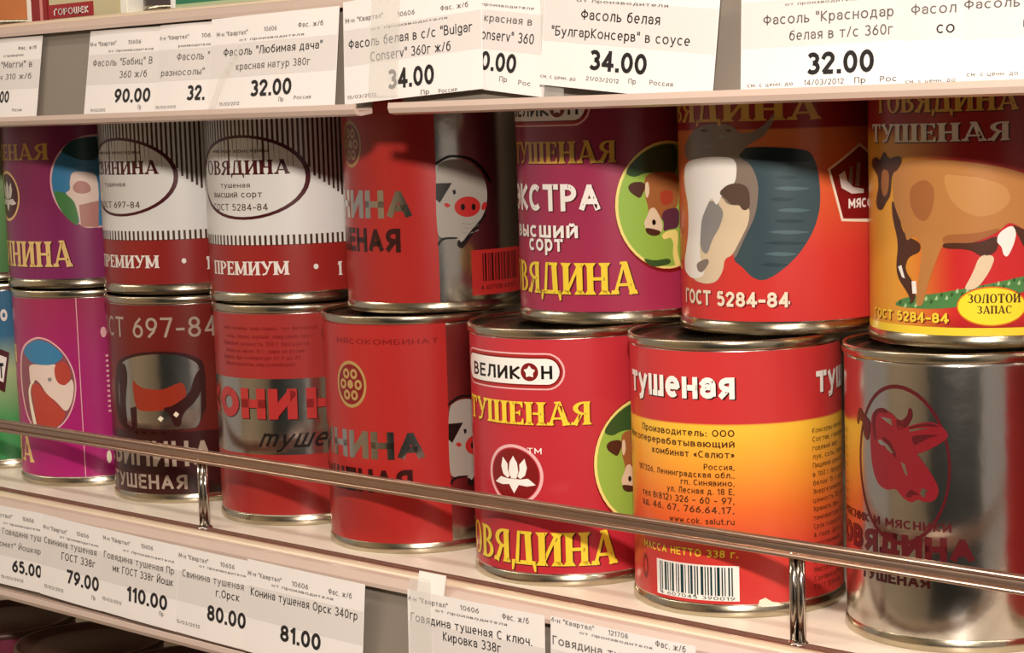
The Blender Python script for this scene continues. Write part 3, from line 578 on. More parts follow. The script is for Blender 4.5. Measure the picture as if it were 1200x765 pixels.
  ["brand_badge","p",3,"dark_red_ink",[19.4,75.5,20.8,75.6,22.1,76.2,23.2,77.0,24.1,78.1,24.6,79.4,24.8,80.8,24.6,82.2,24.1,83.5,23.2,84.6,22.1,85.5,20.8,86.0,19.4,86.2,-20.0,86.2,-21.4,86.0,-22.7,85.5,-23.8,84.6,-24.7,83.5,-25.2,82.2,-25.4,80.8,-25.2,79.4,-24.7,78.1,-23.8,77.0,-22.7,76.2,-21.4,75.6,-20.0,75.5]],
  ["brand_badge","p",4,"white_ink",[19.3,76.0,20.5,76.1,21.7,76.6,22.7,77.4,23.4,78.4,23.9,79.5,24.1,80.8,23.9,82.0,23.4,83.2,22.7,84.2,21.7,85.0,20.5,85.4,19.3,85.6,-19.9,85.6,-21.2,85.4,-22.4,85.0,-23.4,84.2,-24.1,83.2,-24.6,82.0,-24.8,80.8,-24.6,79.5,-24.1,78.4,-23.4,77.4,-22.4,76.6,-21.2,76.1,-19.9,76.0]],
  ["brand_badge","t",5,"black_ink",["ВЕЛИК",1,-13.0,8.9,77.7,5.0,"b",0.02,0,0]],
  ["brand_badge","t",5,"black_ink",["Н",0,17.2,21.4,78.0,5.0,"b",0.02,0,0]],
  ["brand_badge","e",5,"dark_red_ink",[12.6,80.6,3.5,3.4,0,0]],
  ["brand_badge","p",6,"white_ink",[12.64,83.02,11.76,81.84,10.36,81.36,11.22,80.16,11.23,78.68,12.64,79.12,14.05,78.68,14.07,80.16,14.93,81.36,13.53,81.84]],
  ["lettering","t",3,"yellow_ink",["ТУШЕНАЯ",3,2.9,35.5,60.8,8.6,"s",0,0,"dark_red_ink"]],
  ["flower_emblem","e",2,"pale_pink_ink",[4.5,41.6,12.4,11.5,0.9,0]],
  ["flower_emblem","e",1,"dark_red_ink",[4.5,41.6,10.6,9.9,0,0]],
  ["flower_emblem","p",4,"white_ink",[4.5,48.8,6.2,46.2,6.7,42.8,5.7,40.2,3.3,40.2,2.3,42.8,2.8,46.2]],
  ["flower_emblem","p",3,"white_ink",[9.5,48.0,10.4,44.5,9.5,41.6,7.5,40.2,6.2,41.0,7.2,43.3,7.2,45.6]],
  ["flower_emblem","p",3,"white_ink",[-0.5,48.0,-1.4,44.5,-0.5,41.6,1.5,40.2,2.8,41.0,1.8,43.3,1.8,45.6]],
  ["flower_emblem","p",3,"white_ink",[7.6,40.0,10.7,40.5,13.8,38.2,10.1,37.5,6.7,37.9,4.5,34.5,2.3,37.9,-1.1,37.5,-4.8,38.2,-1.7,40.5,1.4,40.0]],
  ["lettering","t",3,"white_ink",["TM",0,10.7,16.5,50.0,2.2,"b",0.0,0.0,0]],
  ["lettering","t",3,"yellow_ink",["ГОВЯДИНА",4,2.4,44.4,7.8,12.6,"s",0,0,"maroon_ink"]],
 ],
 'T6': [
  ["lettering","t",3,"dull_gold_ink",["ГОВЯДИНА",3,-22.8,36.5,74.1,7.8,"s",0.0,0.0,0]],
  ["cow_picture","p",1,"slate_ink",[6.2,64.5,14.8,65.4,31.9,63.9,34.6,58.4,35.6,50.9,35.5,43.4,33.1,36.0,29.2,29.7,24.8,24.9,19.4,20.7,15.1,18.9,11.2,20.2,7.8,23.9,4.2,26.1,6.8,33.2,9.3,39.7,10.0,48.3]],
  ["cow_picture","p",2,"slate_mid_ink",[20.0,54.6,22.8,55.3,25.7,55.0,28.5,54.4,25.6,53.7,22.8,53.9]],
  ["cow_picture","p",2,"slate_light_ink",[18.9,50.9,23.5,51.5,28.1,51.2,32.8,50.5,28.1,49.9,23.5,50.1]],
  ["cow_picture","p",2,"slate_mid_ink",[17.7,47.1,20.9,47.8,24.1,47.5,27.3,46.9,24.1,46.3,20.9,46.4]],
  ["cow_picture","p",2,"slate_light_ink",[19.8,43.3,24.1,44.0,28.3,43.7,32.7,43.0,28.3,42.4,24.1,42.6]],
  ["cow_picture","p",2,"slate_mid_ink",[18.7,39.6,22.6,40.3,26.5,40.0,30.4,39.3,26.5,38.7,22.6,38.9]],
  ["cow_picture","p",2,"slate_light_ink",[16.5,35.9,21.8,36.5,27.2,36.2,32.6,35.5,27.1,34.9,21.8,35.1]],
  ["cow_picture","p",2,"slate_mid_ink",[15.3,32.1,20.7,32.8,26.0,32.4,31.4,31.7,26.0,31.2,20.7,31.4]],
  ["cow_picture","p",2,"slate_light_ink",[15.2,28.3,19.6,29.0,23.8,28.7,28.1,28.1,23.8,27.4,19.6,27.6]],
  ["cow_picture","p",2,"slate_mid_ink",[14.1,24.5,17.7,25.3,21.3,25.0,24.8,24.4,21.3,23.7,17.7,23.9]],
  ["cow_picture","p",2,"slate_dark_ink",[7.4,64.5,14.8,65.4,31.9,63.9,33.8,59.5,25.4,59.8,14.7,60.6,7.9,61.3]],
  ["cow_picture","p",2,"grey_brown_ink",[6.2,61.3,11.4,60.1,14.6,52.6,13.3,41.8,8.6,33.2,5.4,26.6,4.2,27.7,6.8,33.2,10.8,39.7,11.3,45.1,10.3,51.5]],
  ["cow_picture","p",3,"grey_brown_ink",[-17.2,69.0,-9.8,72.8,-0.6,73.8,5.2,72.6,7.9,69.8,12.7,70.2,17.1,73.0,20.6,77.2,19.9,73.6,16.5,68.8,10.9,66.0,8.0,62.9,4.9,60.2,-5.2,62.4,-18.9,60.2,-21.7,64.6]],
  ["cow_picture","p",4,"deep_brown_ink",[-9.8,71.2,-7.3,71.8,-4.9,71.1,-7.3,70.5]],
  ["cow_picture","p",4,"grey_ink",[-2.1,68.9,0.7,69.7,3.2,68.9,0.6,68.1]],
  ["cow_picture","p",4,"deep_brown_ink",[2.0,71.0,3.6,71.5,5.0,71.0,3.5,70.5]],
  ["cow_picture","p",4,"grey_ink",[-8.3,65.7,-5.1,66.4,-2.2,65.7,-5.1,65.1]],
  ["cow_picture","p",3,"pale_tan_ink",[-12.7,44.8,-7.1,49.3,0.2,48.3,2.7,45.1,11.1,45.1,10.7,39.1,7.4,33.2,4.2,27.7,1.0,26.5,0.2,22.1,-2.7,18.2,-8.1,17.1,-17.1,18.5,-11.4,26.0,-11.3,39.3]],
  ["cow_picture","p",4,"grey_ink",[-9.0,44.9,-4.1,47.2,1.4,43.4,-0.8,37.4,-4.5,32.9,-7.0,27.4,-10.9,29.4,-10.9,39.3]],
  ["cow_picture","p",5,"hide_white_ink",[-20.4,60.1,-5.2,62.2,5.0,61.8,6.7,59.1,6.0,52.7,0.9,49.4,-2.0,44.5,-4.1,48.3,-7.3,43.8,-10.0,39.4,-11.4,26.0,-7.9,24.0,-9.4,19.5,-17.1,18.5,-24.8,21.8,-19.0,33.5,-18.4,44.6,-22.4,53.4]],
  ["cow_picture","p",2.5,"grey_brown_ink",[3.1,62.4,8.5,62.3,12.9,53.7,12.8,45.1,10.0,37.5,2.5,37.5,-2.7,45.0,3.0,57.0]],
  ["cow_picture","p",6,"hide_brown_ink",[-1.2,49.4,2.9,52.5,7.8,52.9,11.0,51.0,11.3,45.1,10.1,43.5,8.5,43.5,7.0,45.6,4.2,45.3,2.1,47.5]],
  ["cow_picture","p",6,"grey_brown_ink",[-13.5,24.3,-7.0,26.5,-5.9,25.0,-9.7,21.1,-12.5,21.5]],
  ["lettering","t",3,"cream_ink",["ГОСТ 5284-84",5,-2.7,24.5,9.7,5.3,"b",0.03,0,"dark_red_ink"]],
  ["pentagon_badge","p",1,"cream_ink",[38.4,56.9,51.8,65.5,63.4,58.2,62.9,37.3,43.5,38.7]],
  ["pentagon_badge","p",2,"dark_red_ink",[39.4,56.6,51.8,64.3,63.3,57.3,62.9,38.5,44.2,39.6]],
  ["pentagon_badge","p",3,"white_ink",[42.7,54.7,45.1,56.0,46.1,52.5,48.7,50.3,53.7,49.4,53.6,48.0,47.9,48.0,43.6,50.2]],
  ["pentagon_badge","p",3,"grey_ink",[46.5,51.9,47.3,57.4,48.5,57.4,48.4,51.2]],
  ["pentagon_badge","p",3,"grey_ink",[49.5,50.8,50.4,58.7,52.1,58.7,51.5,50.4]],
  ["pentagon_badge","t",3,"white_ink",["МЯСО",0,46.4,58.3,43.0,3.3,"b",0.03,0.0,0]],
 ],
 'T7': [
  ["lettering","t",3,"silver_ink",["ТУШЕНАЯ",2,-12.5,27.7,66.1,5.9,"s",0,0,"maroon_ink"]],
  ["lettering","t",3,"dull_gold_ink",["ГОВЯДИНА",4,3.0,30.4,75.6,6.9,"s",0,0,"maroon_ink"]],
  ["cow_picture","p",2,"grass_green_ink",[-13.3,12.6,-10.9,14.8,-5.4,16.3,3.8,17.5,11.9,19.1,21.1,20.8,32.0,23.0,35.1,23.5,35.1,18.8,19.5,14.6,3.7,12.4]],
  ["cow_picture","p",3,"dark_green_ink",[-10.9,13.6,-9.8,15.0,-9.3,13.9,-10.2,13.2]],
  ["cow_picture","p",3,"pale_green_ink",[-8.5,12.7,-7.5,14.1,-7.0,13.0,-7.9,12.3]],
  ["cow_picture","p",3,"dark_green_ink",[-6.3,14.0,-5.3,15.3,-4.8,14.2,-5.6,13.5]],
  ["cow_picture","p",3,"pale_green_ink",[-4.2,13.1,-3.3,14.4,-2.8,13.3,-3.6,12.7]],
  ["cow_picture","p",3,"dark_green_ink",[-2.1,14.3,-1.3,15.6,-0.8,14.5,-1.6,13.9]],
  ["cow_picture","p",3,"pale_green_ink",[-0.2,15.5,0.6,16.8,1.1,15.7,0.4,15.0]],
  ["cow_picture","p",3,"dark_green_ink",[1.7,14.6,2.5,15.9,2.9,14.8,2.2,14.1]],
  ["cow_picture","p",3,"pale_green_ink",[3.5,15.7,4.3,17.0,4.7,15.9,4.0,15.3]],
  ["cow_picture","p",3,"dark_green_ink",[5.3,16.9,6.0,18.2,6.4,17.1,5.8,16.4]],
  ["cow_picture","p",3,"pale_green_ink",[7.0,15.9,7.7,17.2,8.1,16.1,7.5,15.5]],
  ["cow_picture","p",3,"dark_green_ink",[8.7,17.1,9.4,18.3,9.8,17.2,9.2,16.6]],
  ["cow_picture","p",3,"pale_green_ink",[10.4,18.2,11.1,19.4,11.5,18.4,10.9,17.7]],
  ["cow_picture","p",3,"dark_green_ink",[12.0,17.2,12.7,18.5,13.1,17.4,12.5,16.7]],
  ["cow_picture","p",3,"pale_green_ink",[13.7,18.3,14.4,19.6,14.7,18.5,14.1,17.8]],
  ["cow_picture","p",3,"dark_green_ink",[15.3,17.3,16.0,18.6,16.3,17.5,15.7,16.9]],
  ["cow_picture","p",3,"pale_green_ink",[16.9,18.4,17.6,19.7,17.9,18.6,17.3,17.9]],
  ["cow_picture","p",3,"dark_green_ink",[18.5,19.5,19.2,20.7,19.5,19.6,18.9,19.0]],
  ["cow_picture","p",3,"pale_green_ink",[20.1,18.5,20.7,19.7,21.1,18.6,20.5,18.0]],
  ["cow_picture","p",3,"dark_green_ink",[21.7,19.5,22.3,20.8,22.7,19.7,22.1,19.1]],
  ["cow_picture","p",3,"pale_green_ink",[23.3,20.6,23.9,21.8,24.3,20.7,23.7,20.1]],
  ["cow_picture","p",3,"dark_green_ink",[24.9,19.6,25.5,20.8,25.9,19.7,25.3,19.1]],
  ["cow_picture","p",3,"pale_green_ink",[26.5,20.6,27.2,21.8,27.5,20.7,26.9,20.1]],
  ["cow_picture","p",3,"dark_green_ink",[28.1,21.6,28.8,22.9,29.2,21.8,28.6,21.2]],
  ["cow_picture","p",3,"pale_green_ink",[29.7,20.6,30.4,21.8,30.8,20.7,30.2,20.1]],
  ["cow_picture","p",3,"dark_green_ink",[31.4,21.6,32.1,22.8,32.5,21.7,31.9,21.1]],
  ["cow_picture","p",3,"pale_green_ink",[33.1,20.6,33.8,21.8,34.2,20.7,33.6,20.1]],
  ["cow_picture","p",4,"deep_brown_ink",[-13.8,48.0,-10.5,44.1,-8.3,36.2,-1.4,34.0,-1.4,30.8,-6.3,29.1,-7.9,25.0,-3.9,20.4,-3.2,16.9,-4.9,13.2,-6.4,17.1,-10.8,21.7,-11.9,25.6,-10.6,33.7,-13.5,41.6]],
  ["cow_picture","p",5,"cow_tan_ink",[-13.3,56.8,-8.0,60.0,6.6,60.5,18.2,59.1,27.3,57.2,35.2,54.2,35.2,36.8,32.0,37.7,27.2,40.6,24.2,37.5,17.3,34.2,12.0,33.4,6.4,33.4,4.3,28.6,1.2,20.6,-0.7,13.4,-3.5,13.3,-2.9,18.9,-1.9,23.7,-0.9,30.9,-1.4,34.0,-4.2,36.3,-6.8,33.9,-7.8,37.8,-11.6,44.1,-13.1,48.0]],
  ["cow_picture","p",6,"cow_light_ink",[6.6,56.1,12.1,55.2,18.2,54.7,26.5,51.8,28.0,47.1,24.2,43.4,18.1,41.9,12.0,44.3,8.1,49.0]],
  ["cow_picture","p",6,"cow_brown_ink",[-5.0,52.1,0.6,54.5,4.0,51.4,3.1,44.3,0.5,40.4,-3.2,41.9,-5.6,46.6]],
  ["cow_picture","p",6,"cow_brown_ink",[6.4,36.5,17.3,36.9,24.2,38.7,24.2,37.5,17.3,34.2,12.0,33.4,6.4,33.4]],
  ["cow_picture","p",7,"deep_brown_ink",[6.4,34.0,17.3,33.8,24.1,36.5,23.5,30.9,18.8,29.3,15.0,32.0,6.4,32.1]],
  ["cow_picture","p",7,"deep_brown_ink",[-27.1,60.6,-23.1,61.3,-20.4,59.9,-17.8,63.5,-15.5,60.4,-10.2,61.8,-8.2,60.4,-10.3,57.2,-13.3,56.0,-14.1,48.8,-16.9,46.3,-19.3,43.8,-22.9,44.1,-23.9,46.9,-21.4,51.8,-22.6,55.8,-28.1,58.5]],
  ["cow_picture","p",8,"cow_brown_ink",[-19.0,57.5,-14.6,56.8,-15.4,49.6,-18.4,47.9,-19.9,51.9]],
  ["cow_picture","p",7,"pale_tan_ink",[18.1,30.2,23.0,29.8,21.1,24.7,17.3,19.3,12.8,18.7,15.8,24.0]],
  ["cow_picture","p",8,"hide_white_ink",[24.0,37.1,28.1,39.5,29.5,37.0,28.6,33.1,26.6,29.1,25.3,30.0,24.9,32.5,23.2,34.1]],
  ["cow_picture","p",7,"deep_brown_ink",[27.6,40.0,35.2,36.0,35.2,29.8,32.0,31.8,29.9,36.2]],
  ["cow_picture","p",8,"hide_white_ink",[-10.7,25.7,-9.2,26.3,-7.7,22.0,-9.0,22.4]],
  ["cow_picture","p",8,"hide_white_ink",[-4.9,21.2,-3.2,21.4,-2.9,17.3,-4.6,17.2]],
  ["gold_badge","e",9,"orange_ink",[21.7,13.6,10.9,6.4,0,0]],
  ["gold_badge","e",10,"badge_yellow_ink",[21.7,13.6,10.5,5.9,0,0]],
  ["gold_badge","t",11,"brown_ink",["ЗОЛОТОЙ",0,14.3,30.8,14.7,2.9,"s",0.0,0.0,0]],
  ["gold_badge","t",11,"brown_ink",["ЗАПАС",0,17.2,27.8,11.3,2.5,"s",0.0,0.0,0]],
  ["lettering","t",3,"yellow_ink",["ГОСТ 5284-84",5,-11.6,8.2,8.0,3.3,"b",0.03,0,"dark_red_ink"]],
  ["yellow_band","b",1,"yellow_ink",[3.7,6.7]],
 ],
 'L1': [
  ["oval_picture","p",1,"pale_pink_ink",[-7.5,64.4,-3.2,69.4,3.2,72.7,8.7,74.1,14.8,72.9,20.6,68.9,24.7,63.4,27.3,57.0,28.1,49.8,26.9,42.3,23.9,35.2,19.6,30.1,13.2,26.6,6.0,25.8,-0.4,29.1,-5.6,35.9,-8.6,45.0,-9.3,54.8]],
  ["oval_picture","p",2,"rose_grey_ink",[-5.9,64.0,-2.0,68.8,3.8,71.9,9.0,73.3,14.8,72.1,20.3,68.2,24.2,62.9,26.6,56.8,27.4,49.9,26.2,42.6,23.4,35.7,19.3,30.8,13.1,27.4,6.3,26.6,0.4,29.9,-4.3,36.5,-6.8,45.3,-7.4,54.8]],
  ["oval_picture","p",3,"sky_blue_ink",[-4.1,65.5,-1.6,68.6,3.7,71.3,8.6,72.7,14.7,71.4,20.1,67.6,22.6,64.2,17.9,60.9,14.0,60.0,7.0,60.2,2.1,61.2]],
  ["oval_picture","p",3,"pig_white_ink",[0.6,60.3,14.0,60.0,17.9,60.9,19.9,56.7,23.9,50.8,25.8,53.7,26.9,49.9,25.6,42.3,22.2,36.4,17.1,42.3,11.9,45.6,8.5,50.6,5.2,52.9,1.0,50.1,0.7,54.4]],
  ["oval_picture","p",4,"pig_red_ink",[17.3,60.1,22.9,62.6,26.0,56.6,24.9,52.4,22.1,49.9,18.6,51.2,17.0,55.0]],
  ["oval_picture","p",4,"pig_red_ink",[0.9,49.3,6.3,51.3,10.5,47.2,14.4,44.0,20.5,38.1,22.2,36.0,18.3,30.5,13.3,28.3,4.3,27.8,3.2,37.5]],
  ["oval_picture","p",5,"cream_ink",[-1.3,46.6,1.0,50.6,4.0,52.9,4.5,51.6,1.6,49.3,0.5,45.0,3.5,33.3,4.3,27.8,2.3,28.1,-0.3,37.2]],
  ["oval_picture","p",5,"grey_ink",[13.0,53.7,15.0,54.1,15.4,52.4,13.4,52.0]],
  ["lettering","t",3,"pale_gold_ink",["СВИНИНА",6,-12.0,0.6,10.8,12.1,"s",0.0,0.0,0]],
  ["lettering","t",3,"pale_gold_ink",["ТУШЕНАЯ",6,-21.5,-12.7,60.1,8.7,"s",0.0,0.0,0]],
  ["seam_line","p",1,"pale_pink_ink",[29.8,3.5,30.2,3.5,30.2,93.0,29.8,93.0]],
  ["lettering","e",3,"pale_pink_ink",[42.3,75.6,1.4,2.6,0,0]],
  ["lettering","p",3,"pale_pink_ink",[42.7,63.4,44.9,63.4,44.9,64.4,42.7,64.4]],
  ["lettering","p",3,"pale_pink_ink",[42.7,60.9,43.9,60.9,43.9,61.9,42.7,61.9]],
  ["lettering","p",3,"pale_pink_ink",[42.7,58.4,44.5,58.4,44.5,59.4,42.7,59.4]],
  ["lettering","p",3,"pale_pink_ink",[42.7,55.9,44.9,55.9,44.9,56.9,42.7,56.9]],
  ["lettering","p",3,"pale_pink_ink",[42.7,53.5,43.9,53.5,43.9,54.5,42.7,54.5]],
  ["lettering","p",3,"pale_pink_ink",[42.7,51.0,44.5,51.0,44.5,52.0,42.7,52.0]],
  ["lettering","p",3,"pale_pink_ink",[42.7,48.5,44.9,48.5,44.9,49.5,42.7,49.5]],
  ["lettering","p",3,"pale_pink_ink",[42.7,46.0,43.9,46.0,43.9,47.0,42.7,47.0]],
  ["lettering","p",3,"pale_pink_ink",[42.7,43.5,44.5,43.5,44.5,44.5,42.7,44.5]],
  ["lettering","p",3,"pale_pink_ink",[42.7,41.0,44.9,41.0,44.9,42.0,42.7,42.0]],
  ["lettering","p",3,"pale_pink_ink",[42.7,38.5,43.9,38.5,43.9,39.5,42.7,39.5]],
  ["lettering","p",3,"pale_pink_ink",[42.7,36.1,44.5,36.1,44.5,37.1,42.7,37.1]],
  ["lettering","e",3,"cream_ink",[41.8,13.9,1.2,3.2,0,0]],
 ],
 'L2': [
  ["lettering","t",3,"dim_silver_ink",["ГОСТ 697-8",5,7.3,40.8,77.5,9.5,"n",0.0,0.0,0]],
  ["lettering","t",3,"dim_silver_ink",["4",0,42.4,48.4,77.5,9.5,"n",0,0,0]],
  ["pig_picture","p",1,"dark_maroon_ink",[-8.3,65.1,7.8,70.4,20.3,71.4,31.1,70.7,37.2,68.6,42.2,65.1,41.0,33.2,-11.0,31.9]],
  ["pig_picture","p",2,"bare_metal",[-2.3,65.6,8.7,69.0,20.2,70.2,30.3,69.4,35.6,67.1,39.4,64.1,39.5,51.3,38.4,35.4,30.5,34.6,16.1,34.8,0.4,35.1,-5.5,42.7,-5.9,54.8]],
  ["pig_picture","p",3,"rust_ink",[5.3,58.0,7.8,55.8,11.2,53.9,21.4,53.2,26.8,55.5,30.4,56.8,32.3,54.9,32.8,50.5,30.0,47.9,27.0,44.8,20.9,43.6,10.5,43.0,7.0,44.5,5.8,49.6]],
  ["pig_picture","p",4,"dark_maroon_ink",[3.0,44.2,7.1,45.3,6.9,35.6,3.5,34.6]],
  ["pig_picture","p",4,"dark_maroon_ink",[20.9,44.8,25.9,45.6,34.0,50.9,36.8,59.5,40.1,63.3,40.5,54.4,37.0,47.5,30.5,42.2,29.4,35.9,26.2,36.0,24.9,41.6]],
  ["pig_picture","p",4,"dark_maroon_ink",[-4.9,63.0,0.5,65.8,2.5,59.5,-0.5,47.2,0.4,35.1,-4.8,34.6,-5.1,46.8]],
  ["pig_picture","p",5,"cream_ink",[18.5,39.6,19.9,41.2,21.5,40.0,20.2,38.4]],
  ["pig_picture","p",5,"cream_ink",[26.1,41.6,27.4,43.2,28.9,41.9,27.6,40.3]],
  ["dark_band","b",1,"dark_maroon_ink",[3.4,33.6]],
  ["lettering","t",3,"dim_silver_ink",["СВИНИН",3,5.5,32.4,17.3,12.0,"n",0.02,0.0,0]],
  ["lettering","t",3,"dim_silver_ink",["А",0,34.4,43.4,17.3,12.0,"n",0.02,0,0]],
  ["lettering","t",3,"dim_silver_ink",["ТУШЕНАЯ",3,6.1,31.1,6.5,6.8,"b",0.02,0.0,0]],
 ],
 'L3': [
  ["lettering","t",2,"dark_red_ink",["мясо конины, жир-сырец, лук репчатый",0,-6.5,40.6,85.8,1.7,"b",0.0,0.0,0]],
  ["lettering","t",2,"dark_red_ink",["соль, перец черный, лавровый лист",0,-4.6,38.5,82.2,1.7,"b",0.0,0.0,0]],
  ["lettering","t",2,"dark_red_ink",["Пищевая ценность 100 г продукта",0,-7.2,36.5,79.0,1.7,"b",0.0,0.0,0]],
  ["lettering","t",2,"dark_red_ink",["белка не менее 15 г, жира не более",0,-5.2,34.6,75.8,1.7,"b",0.0,0.0,0]],
  ["lettering","t",2,"dark_red_ink",["Хранить при температуре от 0 до 20",0,-7.9,32.6,72.9,1.7,"b",0.0,0.0,0]],
  ["lettering","t",2,"dark_red_ink",["Изготовитель мясокомбинат",0,-5.8,30.6,70.0,1.7,"b",0.0,0.0,0]],
  ["silver_band","b",1,"bare_metal",[31.3,64.6]],
  ["lettering","t",3,"brick_red_ink",["КОНИ",1,-13.0,30.7,46.9,13.4,"b",0.06,0,"dark_maroon_ink"]],
  ["lettering","t",3,"brick_red_ink",["НА",0,34.4,63.3,46.9,13.4,"b",0.06,0,"dark_maroon_ink"]],
  ["lettering","t",3,"black_ink",["mуше",0,11.8,41.7,34.5,8.2,"b",0.005,0.5,0]],
  ["lettering","t",3,"black_ink",["ная",0,43.2,61.8,34.5,8.2,"b",0.005,0.5,0]],
 ],
 'L6': [
  ["lettering","t",3,"white_ink",["тушеная",2,-10.8,23.7,76.4,9.7,"w",0.03,0,"dark_maroon_ink"]],
  ["lettering","t",3,"white_ink",["тушеная",2,69.0,103.5,76.4,9.7,"w",0.03,0,"dark_maroon_ink"]],
  ["address_text","t",2,"brown_ink",["Производитель: ООО",0,-15.8,23.4,63.4,2.4,"b",0.01,0.0,0]],
  ["address_text","t",2,"brown_ink",["Мясоперерабатывающий",0,-27.7,23.4,59.7,2.4,"b",0.01,0.0,0]],
  ["address_text","t",2,"brown_ink",["комбинат «Салют»",0,-9.6,23.3,56.0,2.4,"b",0.01,0.0,0]],
  ["address_text","t",2,"brown_ink",["Россия,",0,12.5,23.2,51.8,2.1,"b",0.01,0.0,0]],
  ["address_text","t",2,"brown_ink",["187326, Ленинградская обл.,",0,-19.3,23.2,49.0,2.1,"b",0.01,0.0,0]],
  ["address_text","t",2,"brown_ink",["гп. Синявино,",0,3.6,23.1,46.2,2.1,"b",0.01,0.0,0]],
  ["address_text","t",2,"brown_ink",["ул. Лесная д. 18 Е,",0,-2.5,23.0,43.2,2.2,"b",0.01,0.0,0]],
  ["address_text","t",2,"brown_ink",["тел 8(812) 326 - 60 - 97,",0,-16.8,23.0,39.9,2.4,"b",0.01,0.0,0]],
  ["address_text","t",2,"brown_ink",["зд. 46. 67, 766.64.17,",0,-17.0,22.9,36.6,2.4,"b",0.01,0.0,0]],
  ["address_text","t",2,"brown_ink",["www.cok. salut.ru",0,-1.6,22.9,32.7,2.1,"b",0.01,0.0,0]],
  ["address_text","t",2,"brown_ink",["Консервы мясные",0,52.8,74.5,62.6,1.8,"b",0,0,0]],
  ["address_text","t",2,"brown_ink",["Состав: говядина",0,52.8,76.0,59.5,1.8,"b",0,0,0]],
  ["address_text","t",2,"brown_ink",["говяжий жир",0,52.8,68.7,56.4,1.8,"b",0,0,0]],
  ["address_text","t",2,"brown_ink",["лук, соль, перец",0,52.8,76.0,53.4,1.8,"b",0,0,0]],
  ["address_text","t",2,"brown_ink",["Пищевая ценность",0,52.8,76.0,50.3,1.8,"b",0,0,0]],
  ["address_text","t",2,"brown_ink",["в 100 г продукта",0,52.8,76.0,47.2,1.8,"b",0,0,0]],
  ["address_text","t",2,"brown_ink",["белок 15 г, жир",0,52.8,74.5,44.1,1.8,"b",0,0,0]],
  ["address_text","t",2,"brown_ink",["Энергетическая",0,52.8,73.1,41.1,1.8,"b",0,0,0]],
  ["address_text","t",2,"brown_ink",["ценность 220 ккал",0,52.8,77.4,38.0,1.8,"b",0,0,0]],
  ["address_text","t",2,"brown_ink",["Хранить при",0,52.8,68.7,34.9,1.8,"b",0,0,0]],
  ["address_text","t",2,"brown_ink",["температуре 0-20",0,52.8,76.0,31.8,1.8,"b",0,0,0]],
  ["address_text","t",2,"brown_ink",["Срок годности",0,52.8,71.6,28.8,1.8,"b",0,0,0]],
  ["address_text","t",2,"brown_ink",["4 года. Дата",0,52.8,70.2,25.7,1.8,"b",0,0,0]],
  ["address_text","t",2,"brown_ink",["изготовления",0,52.8,70.2,22.6,1.8,"b",0,0,0]],
  ["address_text","t",2,"brown_ink",["указана на крышке",0,52.8,77.4,19.5,1.8,"b",0,0,0]],
  ["address_text","t",2,"brown_ink",["Смена, завод",0,52.8,70.2,16.5,1.8,"b",0,0,0]],
  ["address_text","t",2,"brown_ink",["Масса нетто",0,52.8,68.7,13.4,1.8,"b",0,0,0]],
  ["address_text","t",2,"brown_ink",["Сделано в России",0,52.8,76.0,10.3,1.8,"b",0,0,0]],
  ["address_text","t",2,"brown_ink",["ГОСТ 5284-84",0,52.8,70.2,7.3,1.8,"b",0,0,0]],
  ["lettering","t",3,"yellow_ink",["МАССА НЕТТО 338 г.",0,-16.4,23.8,21.1,2.7,"b",0.02,0.0,0]],
  ["barcode","p",1,"white_ink",[-8.5,5.8,24.1,5.8,24.1,18.3,-8.5,18.3]],
  ["barcode","p",2,"dark_teal_ink",[-6.9,6.9,-6.4,6.9,-6.4,17.7,-6.9,17.7]],
  ["barcode","p",2,"dark_teal_ink",[-5.9,7.6,-5.4,7.6,-5.4,17.7,-5.9,17.7]],
  ["barcode","p",2,"dark_teal_ink",[-4.5,7.6,-3.5,7.6,-3.5,17.7,-4.5,17.7]],
  ["barcode","p",2,"dark_teal_ink",[-3.1,7.6,-2.6,7.6,-2.6,17.7,-3.1,17.7]],
  ["barcode","p",2,"dark_teal_ink",[-2.0,7.6,-1.6,7.6,-1.6,17.7,-2.0,17.7]],
  ["barcode","p",2,"dark_teal_ink",[-1.1,7.6,-0.2,7.6,-0.2,17.7,-1.1,17.7]],
  ["barcode","p",2,"dark_teal_ink",[0.7,7.6,1.1,7.6,1.1,17.7,0.7,17.7]],
  ["barcode","p",2,"dark_teal_ink",[1.6,7.6,2.1,7.6,2.1,17.7,1.6,17.7]],
  ["barcode","p",2,"dark_teal_ink",[2.7,7.6,3.9,7.6,3.9,17.7,2.7,17.7]],
  ["barcode","p",2,"dark_teal_ink",[4.4,7.6,4.8,7.6,4.8,17.7,4.4,17.7]],
  ["barcode","p",2,"dark_teal_ink",[5.7,7.6,6.2,7.6,6.2,17.7,5.7,17.7]],
  ["barcode","p",2,"dark_teal_ink",[6.6,7.6,7.5,7.6,7.5,17.7,6.6,17.7]],
  ["barcode","p",2,"dark_teal_ink",[8.1,6.9,8.6,6.9,8.6,17.7,8.1,17.7]],
  ["barcode","p",2,"dark_teal_ink",[9.1,7.6,9.6,7.6,9.6,17.7,9.1,17.7]],
  ["barcode","p",2,"dark_teal_ink",[10.5,7.6,11.5,7.6,11.5,17.7,10.5,17.7]],
  ["barcode","p",2,"dark_teal_ink",[12.0,7.6,12.4,7.6,12.4,17.7,12.0,17.7]],
  ["barcode","p",2,"dark_teal_ink",[13.0,7.6,13.5,7.6,13.5,17.7,13.0,17.7]],
  ["barcode","p",2,"dark_teal_ink",[14.0,7.6,14.7,7.6,14.7,17.7,14.0,17.7]],
  ["barcode","p",2,"dark_teal_ink",[15.6,7.6,16.0,7.6,16.0,17.7,15.6,17.7]],
  ["barcode","p",2,"dark_teal_ink",[16.4,7.6,17.4,7.6,17.4,17.7,16.4,17.7]],
